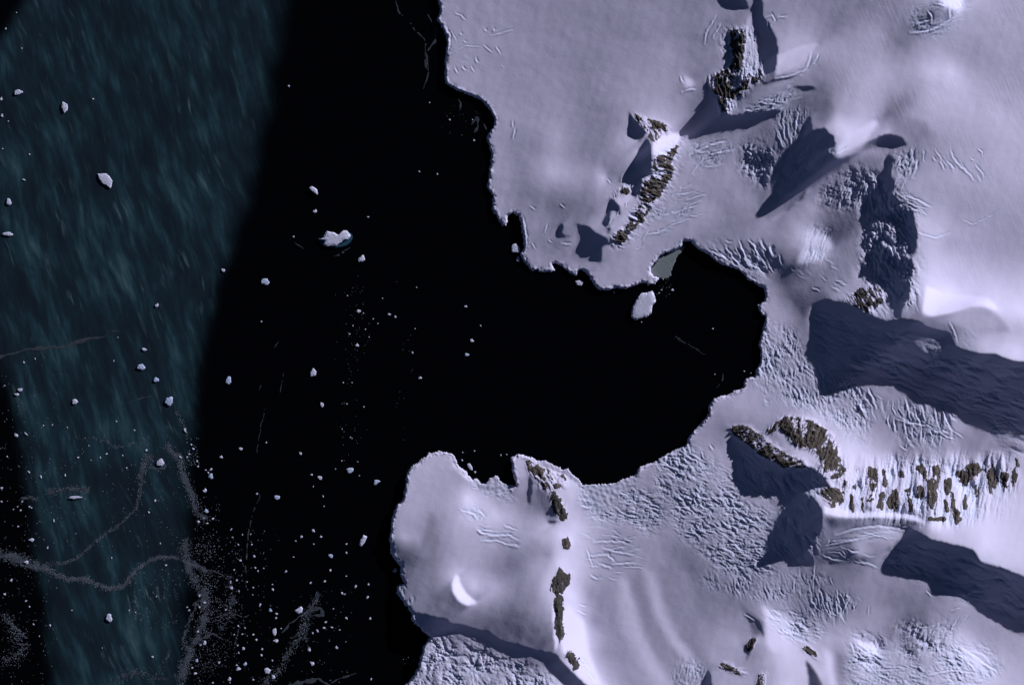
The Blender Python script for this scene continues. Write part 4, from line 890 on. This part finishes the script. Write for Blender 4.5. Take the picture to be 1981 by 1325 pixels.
# small chunks nothing tells apart, by the water they drift in
SMALL = {
 ('tiny white ice chunk scattered on the teal wave-streaked water at left', 'ice chunks on the teal water'): [(180,192,4,5),(42,94,4,3),(32,25,3,3),(11,56,5,4),(2,192,8,8),(4,224,8,7),(16,235,4,3),(57,299,4,4),(5,288,4,3),(46,701,6,4),(220,698,4,3),(68,694,4,3),(228,653,3,3),(283,871,6,6),(349,884,6,8),(300,968,5,8),(288,991,5,5),(245,905,4,4),(194,885,5,3),(151,885,6,4),(126,919,7,4),(79,922,8,4),(225,815,4,4),(260,832,4,4),(92,1059,7,4),(321,1093,5,5),(358,832,6,10),(84,823,4,3),(101,822,5,3),(130,827,4,3),(172,862,3,3),(176,890,3,3),(206,878,5,5),(237,881,4,4),(310,1051,4,3),(198,1253,3,3),(295,1270,6,5),(216,1079,4,4),(250,1180,5,3),(262,1184,4,3),(303,1153,4,3),(139,1180,4,3)],
 ('tiny white ice chunk scattered on the black water along the left edge', 'ice chunks on the black water at left'): [(9,746,3,4),(50,839,9,4),(56,913,7,4),(40,987,5,4),(104,1007,7,4),(26,985,4,3),(9,1149,6,6),(50,1162,6,4),(21,1123,4,6),(43,970,5,4),(3,944,6,6),(14,883,3,4),(57,980,6,4),(61,982,4,4),(34,980,4,3),(3,970,4,5),(23,1121,5,4),(65,1207,4,4),(97,1209,6,5),(35,1018,5,4),(76,1230,3,3),(57,1173,4,4)],
 ('tiny white ice chunk adrift in the black open water left of the snow dome', 'ice chunks on the open black water'): [(506,622,5,4),(803,636,3,3),(798,682,5,4),(704,787,3,4),(568,458,5,4),(712,420,5,4),(559,167,5,5),(811,332,4,4),(846,337,4,4),(930,630,3,4),(603,918,5,5),(497,955,5,5),(583,1038,5,8),(621,1038,5,6),(607,1052,4,3),(670,1052,5,4),(625,960,5,4),(606,941,4,3),(515,856,4,4),(627,979,3,3),(572,1046,4,3),(639,1103,5,7),(670,1069,5,5),(670,1114,3,4),(711,1155,6,7),(688,1134,6,7),(713,1130,5,5),(662,1147,6,6),(667,1149,4,4),(628,1124,6,6),(601,1127,5,6),(716,1196,6,6),(670,1195,7,6),(657,1218,3,4),(645,1177,3,3),(528,1140,6,6),(527,1130,4,3),(553,1105,6,5),(568,1077,4,3),(718,1313,4,6),(630,1203,8,4),(627,1214,5,7),(642,1213,4,7),(614,1220,8,6),(605,1224,5,4),(678,846,3,3),(681,848,2,3),(661,891,3,4),(649,907,3,3),(692,893,3,3),(695,920,3,3),(662,830,3,3),(672,572,3,3),(703,606,3,3),(722,617,3,3),(683,630,4,3),(707,637,3,3),(731,626,3,3),(676,646,4,4),(714,652,3,3),(740,577,3,3),(806,556,3,3),(664,740,3,3),(681,740,3,3),(671,781,4,3),(1188,566,5,5),(1379,636,4,4),(1383,724,3,3),(894,890,4,5),(870,232,4,4),(917,272,4,5),(914,232,3,3),(831,199,3,3),(895,875,3,3),(918,872,4,3),(969,880,4,3),(980,879,3,3),(1283,540,3,3),(1280,561,3,3),(1275,567,3,3),(1241,623,3,3),(1440,718,4,3),(1453,722,3,3)],
 ('tiny white ice chunk just right of the grey brash belts at the bottom left', 'ice chunks beside the brash belts'): [(408,908,7,6),(403,914,5,4),(378,1302,8,6),(372,1291,5,5),(503,1170,5,8),(492,1076,6,6),(465,1084,6,5),(447,1024,7,3),(535,1187,6,6),(534,1195,5,5),(448,1137,6,9),(446,1126,8,4),(461,1053,5,3),(487,1053,4,4),(494,1098,4,5),(499,1104,4,4),(458,1122,5,5),(453,1102,3,5),(490,1136,4,4),(478,1125,4,3),(462,1143,4,4),(489,1150,3,3),(510,1099,3,3),(461,1210,4,4),(469,1226,4,4),(453,1227,4,3),(496,1237,6,5),(490,1227,6,4),(460,1248,5,3),(462,1262,5,3),(424,1281,6,6),(458,1286,4,4),(507,1255,5,6),(506,1267,5,7),(527,1277,4,4),(544,1215,3,4),(490,1314,5,5),(412,1320,5,4),(445,1320,3,3),(474,1214,4,4),(437,1179,4,4),(450,1039,5,3),(469,1034,3,4),(485,1033,4,3),(381,892,5,6),(383,902,5,5),(398,909,4,4),(374,868,5,7),(366,878,4,5),(370,860,5,4),(362,884,5,4),(384,1009,6,6),(401,1012,5,4),(412,1003,6,6),(395,1002,4,3),(396,1165,6,8),(386,1174,5,5),(362,1174,4,4),(366,1180,5,5),(386,1152,5,6),(383,1221,6,5),(388,1247,5,4)],
}
for (lab, grp), L in SMALL.items():
    for x, y, w_, h_ in L: chunk(x, y, w_*.95, h_*.95, lab, grp, rot=RR.uniform(0, 6.28))

# brash: crumbs of ice far too many to count
NR = np.random.default_rng(5)
pts = []; BELTS = []
def along(line, width, n, size=(.8, 2.1), gappy=.58):
    n = int(n*.8); BELTS.append((line, width, n))
    line = np.array(line, float); seg = np.hypot(*(line[1:]-line[:-1]).T); cum = np.r_[0, np.cumsum(seg)]
    s = NR.uniform(0, cum[-1], n); x = np.interp(s, cum, line[:,0]); y = np.interp(s, cum, line[:,1])
    x += NR.normal(0, width*.42, n); y += NR.normal(0, width*.42, n)
    k = (fbm(x/18, y/18, 91, 3)+NR.uniform(-.25, .25, n)) > (gappy-.75)
    sz = size[0]+(size[1]-size[0])*NR.power(.45, n)*NR.uniform(.3, 1, n)
    pts.append(np.stack([x, y, sz], 1)[k])
along([(-30,1070),(0,1072),(40,1082),(62,1092),(90,1100)], 17, 1700)
along([(85,1098),(110,1112),(130,1120),(160,1120),(185,1128),(205,1138),(235,1135),(247,1124)], 8, 1300)
along([(160,1118),(175,1120)], 5, 60)
along([(247,1124),(262,1102),(285,1087),(310,1077),(335,1077),(360,1086),(400,1105)], 6, 1000)
along([(85,1092),(130,1088),(150,1078),(175,1055),(200,1035),(235,1012),(258,990),(268,965),(272,935),(280,905),(290,882)], 5, 700)
along([(272,930),(276,905),(285,885),(296,886)], 14, 420)
along([(290,900),(300,908),(315,906),(322,896)], 5, 160)
along([(322,862),(340,880),(352,890),(350,905),(358,930),(368,950),(378,980),(392,1000)], 13, 1500)
along([(340,795),(357,825),(362,845)], 6, 130)
along([(358,1045),(360,1090),(376,1120),(396,1150),(397,1190),(386,1225),(372,1250),(358,1290),(345,1335)], 17, 2900)
along([(380,1165),(372,1190),(357,1225),(354,1240)], 6, 280)
along([(355,1245),(375,1250),(350,1300)], 14, 500)
along([(95,952),(130,945),(172,948)], 10, 420); along([(40,965),(58,962),(75,967)], 5, 120)
along([(150,850),(175,848),(200,848),(222,866),(250,860),(280,852)], 5, 260)
along([(5,1185),(30,1225),(48,1255),(20,1275),(0,1280)], 20, 800); along([(15,1200),(52,1235)], 5, 160)
along([(618,1150),(600,1180),(593,1205),(572,1240),(556,1268),(540,1298),(505,1325)], 12, 900, gappy=.3)
along([(588,1178),(592,1200),(585,1220),(600,1250)], 14, 220)
along([(220,1318),(260,1300),(320,1310)], 14, 420); along([(310,1290),(322,1275),(330,1255)], 6, 80)
along([(690,540),(685,600),(700,650),(690,690)], 25, 90, (1, 1.8)); along([(690,690),(668,770),(690,850)], 22, 50, (1, 1.8))
def cloud(x0, y0, x1, y1, n, size=(1, 2.2), g=.55):
    x = NR.uniform(x0, x1, n); y = NR.uniform(y0, y1, n)
    k = fbm(x/40, y/40, 95, 3)+NR.uniform(-.3, .3, n) > g-.6
    pts.append(np.stack([x, y, size[0]+(size[1]-size[0])*NR.power(.5, n)], 1)[k])
along([(440,1120),(452,1150),(445,1185),(432,1215)], 17, 420); along([(398,1100),(405,1180),(400,1250),(385,1320)], 34, 700); along([(430,1190),(425,1230),(440,1260)], 10, 90); along([(475,1190),(462,1215),(455,1240)], 5, 60)
cloud(375, 960, 425, 1150, 420); cloud(395, 1040, 470, 1180, 380); cloud(400, 1150, 460, 1300, 260); cloud(380, 1020, 540, 1320, 260)
cloud(120, 840, 345, 1060, 330); cloud(0, 800, 120, 1060, 240); cloud(250, 1090, 350, 1215, 260); cloud(0, 1100, 110, 1325, 220)
cloud(360, 845, 385, 900, 90); cloud(0, 690, 120, 800, 40); cloud(560, 1140, 680, 1325, 130); cloud(1265, 535, 1300, 575, 30)
cloud(640, 520, 800, 900, 60, (.9, 1.5)); cloud(780, 1265, 815, 1290, 25); cloud(850, 190, 935, 270, 30, (.9, 1.6))
sx = NR.uniform(1256, 1326, 900); sy = NR.uniform(476, 540, 900)
kk = inside([(1258,526),(1264,516),(1272,506),(1279,500),(1290,494),(1310,488),(1300,520),(1295,534),(1288,540),(1276,538),(1264,534)], sx, sy) & (NR.uniform(0, 1, 900) < .15+.5*np.clip((sy-490)/50, 0, 1))
pts.append(np.stack([sx, sy, NR.uniform(.8, 1.9, 900)], 1)[kk])
pts = np.concatenate(pts)
n = len(pts); ang = NR.uniform(0, 6.28, n)
V = np.zeros((n, 6, 3)); hx = pts[:,2]*SC*.5
for k in range(5):
    r = hx*NR.uniform(.7, 1.15, n); t = ang+k*2*math.pi/5
    V[:,k,0] = wx(pts[:,0])+r*np.cos(t); V[:,k,1] = wy(pts[:,1])+r*np.sin(t); V[:,k,2] = -.5
V[:,5,0] = wx(pts[:,0])+hx*.2*NR.normal(0, 1, n); V[:,5,1] = wy(pts[:,1])+hx*.2*NR.normal(0, 1, n); V[:,5,2] = hx*.45+.4
base = (np.arange(n)*6)[:,None]
F = np.concatenate([base+np.array([[k, (k+1) % 5, 5]]) for k in range(5)], 0)
tag(mesh_obj('brash_ice', V.reshape(-1, 3), F, M_BRASH, smooth=False), 'loose crumbs of brash ice drifting in belts at the lower left', 'brash ice', kind='stuff')

# thin films of new grease ice: ragged sheets inside the belts, and lines drawn out on the open water
q = 1.6; X, Y = np.meshgrid(np.arange(-40, 640, q), np.arange(780, 1345, q)); dens = np.zeros_like(X)
Xw = X+8*fbm(X/30, Y/30, 301, 4, .6); Yw = Y+8*fbm(X/30, Y/30, 302, 4, .6)
for line, width, cnt in BELTS:
    length = sum(math.dist(line[i], line[i+1]) for i in range(len(line)-1))
    amp_ = min(1.25, .30+cnt/length/width*1.1)
    dd = np.full(X.shape, 1e9)
    for (ax, ay), (bx, by) in zip(line, line[1:]):
        t = np.clip(((Xw-ax)*(bx-ax)+(Yw-ay)*(by-ay))/((bx-ax)**2+(by-ay)**2+1e-9), 0, 1)
        dd = np.minimum(dd, np.hypot(Xw-ax-t*(bx-ax), Yw-ay-t*(by-ay)))
    dens = np.maximum(dens, amp_*np.exp(-(dd/(width*.62))**2))
val = dens*(.95+1.0*fbm(X/17, Y/17, 305, 4, .65)+.4*gnoise(X/4, Y/4, 306))-.47
k = val > 0; keep = k[1:,1:] & k[1:,:-1] & k[:-1,1:] & k[:-1,:-1]
idx = np.arange(X.size).reshape(X.shape); F = np.stack([idx[1:,:-1], idx[1:,1:], idx[:-1,1:], idx[:-1,:-1]], -1)[keep]
used = np.zeros(X.size, bool); used[F.ravel()] = True; new = np.cumsum(used)-1
tag(mesh_obj('slush_sheet', np.stack([wx(X), wy(Y), .15+np.clip(val, 0, .8)*.8+.25*np.abs(gnoise(X/2.2, Y/2.2, 307))], -1).reshape(-1, 3)[used], new[F], M_SHEET, attrs={'dens': np.clip(val*1.6, 0, 1).ravel()[used]}), 'ragged blue-grey slush sheets filling the ice belts at the lower left', 'ice slush', kind='stuff')
GV = []; GF = []
def film(line, width, seed, wmin=.35):
    line = np.array(line, float); seg = np.hypot(*(line[1:]-line[:-1]).T); cum = np.r_[0, np.cumsum(seg)]
    s = np.arange(0, cum[-1], 2.0); x = np.interp(s, cum, line[:,0]); y = np.interp(s, cum, line[:,1])
    x = x+2.2*gnoise(s/17, s*0+seed, 5)+.8*gnoise(s/5, s*0+seed, 6); y = y+2.2*gnoise(s/17, s*0+seed+3.3, 7)+.8*gnoise(s/5, s*0+seed, 8)
    dx = np.gradient(x); dy = np.gradient(y); l = np.hypot(dx, dy)+1e-6; nx, ny = -dy/l, dx/l
    ww = width*.5*np.clip(.75+.9*gnoise(s/14, s*0+seed+.5, 9)+.4*gnoise(s/4, s*0+seed, 10), wmin, 1.8)*np.clip(np.minimum(s, cum[-1]-s)/10+.25, 0, 1)
    b = len(GV)
    for k in range(len(s)):
        for off, z in ((-1.15, -.3), (-.8, .35), (.8, .35), (1.15, -.3)):
            GV.append((wx(x[k]+nx[k]*ww[k]*off), wy(y[k]+ny[k]*ww[k]*off), z))
    gap = gnoise(s/9, s*0+seed+9.1, 12) < -.22
    for k in range(len(s)-1):
        if gap[k] and width < 4: continue
        for j in range(3):
            a = b+4*k+j; GF.append((a, a+4, a+5, a+1))
FILMS = [([(-20,692),(0,690),(20,685),(40,679),(75,674),(125,671),(150,662),(165,657),(205,651)], 6), ([(203,652),(212,641),(235,641),(250,643)], 2.4),
 ([(765,0),(772,25),(790,42),(805,62),(820,75),(823,100),(823,118),(828,140),(820,172)], 2.6), ([(822,102),(825,120),(827,138)], 6), ([(828,28),(838,50),(845,62),(842,80),(828,99)], 5),
 ([(512,790),(500,850),(497,880)], 1.5), ([(503,955),(503,962),(495,975),(485,1010),(478,1050),(475,1100),(477,1140)], 2.2), ([(645,497),(660,492),(672,483),(678,478)], 3.2), ([(570,470),(580,476),(588,483)], 2.4),
 ([(555,1326),(590,1317),(615,1313),(640,1325)], 8), ([(635,1326),(660,1310),(675,1306),(692,1300)], 3), ([(1305,650),(1330,665),(1345,675),(1365,686)], 2),
 ([(912,242),(922,226),(925,245),(918,258)], 6), ([(935,240),(945,255),(940,265)], 5), ([(886,190),(892,200),(890,215)], 4), ([(250,778),(275,770),(300,764)], 3), ([(345,900),(362,930),(374,972),(392,1004)], 5),
 ([(357,1040),(360,1075),(362,1090)], 3), ([(618,1152),(602,1178),(585,1190),(560,1205),(545,1225)], 4), ([(592,1180),(622,1175),(625,1190),(605,1190)], 8),
 ([(415,1195),(450,1185),(470,1195),(485,1187)], 3), ([(380,1240),(410,1225),(430,1235)], 5), ([(700,1040),(702,1040)], 1),
 ([(285,890),(275,920),(272,955),(262,985),(235,1012),(200,1036),(172,1060),(150,1080),(120,1090),(85,1094)], 3.4), ([(1386,750),(1398,735),(1400,722)], 2.5), ([(360,1080),(400,1100),(440,1115)], 3),
 ([(322,865),(345,885),(352,900)], 9), ([(540,660),(530,672)], 2), ([(506,740),(500,755)], 2), ([(549,720),(543,760)], 1.6), ([(1310,655),(1328,667)], 2)]
for k, (ln, wd) in enumerate(FILMS):
    if len(ln) > 2 or math.dist(*ln) > 5: film(ln, wd, k*1.7)
tag(mesh_obj('grease_ice', GV, GF, M_GREASE), 'thin grey films of grease ice drawn out in lines over the dark sea', 'grease ice', kind='stuff')

# the pocket of slush at the head of the bay
poly = [(1256,527),(1261,518),(1270,507),(1277,499),(1288,492),(1303,487),(1318,478),(1325,476),(1322,484),(1312,494),(1305,507),(1300,522),(1297,534),(1288,539),(1276,537),(1264,534)]
q = 1.0; X, Y = np.meshgrid(np.arange(1245, 1335, q), np.arange(468, 545, q))
m = blur(inside(poly, X+2*gnoise(X/6, Y/6, 3), Y+2*gnoise(X/6, Y/6, 4)).astype(float), 1)
zz = -1.2+2.4*m+.7*gnoise(X/2.3, Y/2.3, 5)*m
k = m > .05; keep = k[1:,1:] & k[1:,:-1] & k[:-1,1:] & k[:-1,:-1]
idx = np.arange(X.size).reshape(X.shape); F = np.stack([idx[1:,:-1], idx[1:,1:], idx[:-1,1:], idx[:-1,:-1]], -1)[keep]
used = np.zeros(X.size, bool); used[F.ravel()] = True; new = np.cumsum(used)-1
tag(mesh_obj('ice_slush', np.stack([wx(X), wy(Y), zz], -1).reshape(-1, 3)[used], new[F], M_SLUSH), 'grey-green ice slush filling the head of the bay', 'ice slush', kind='stuff')
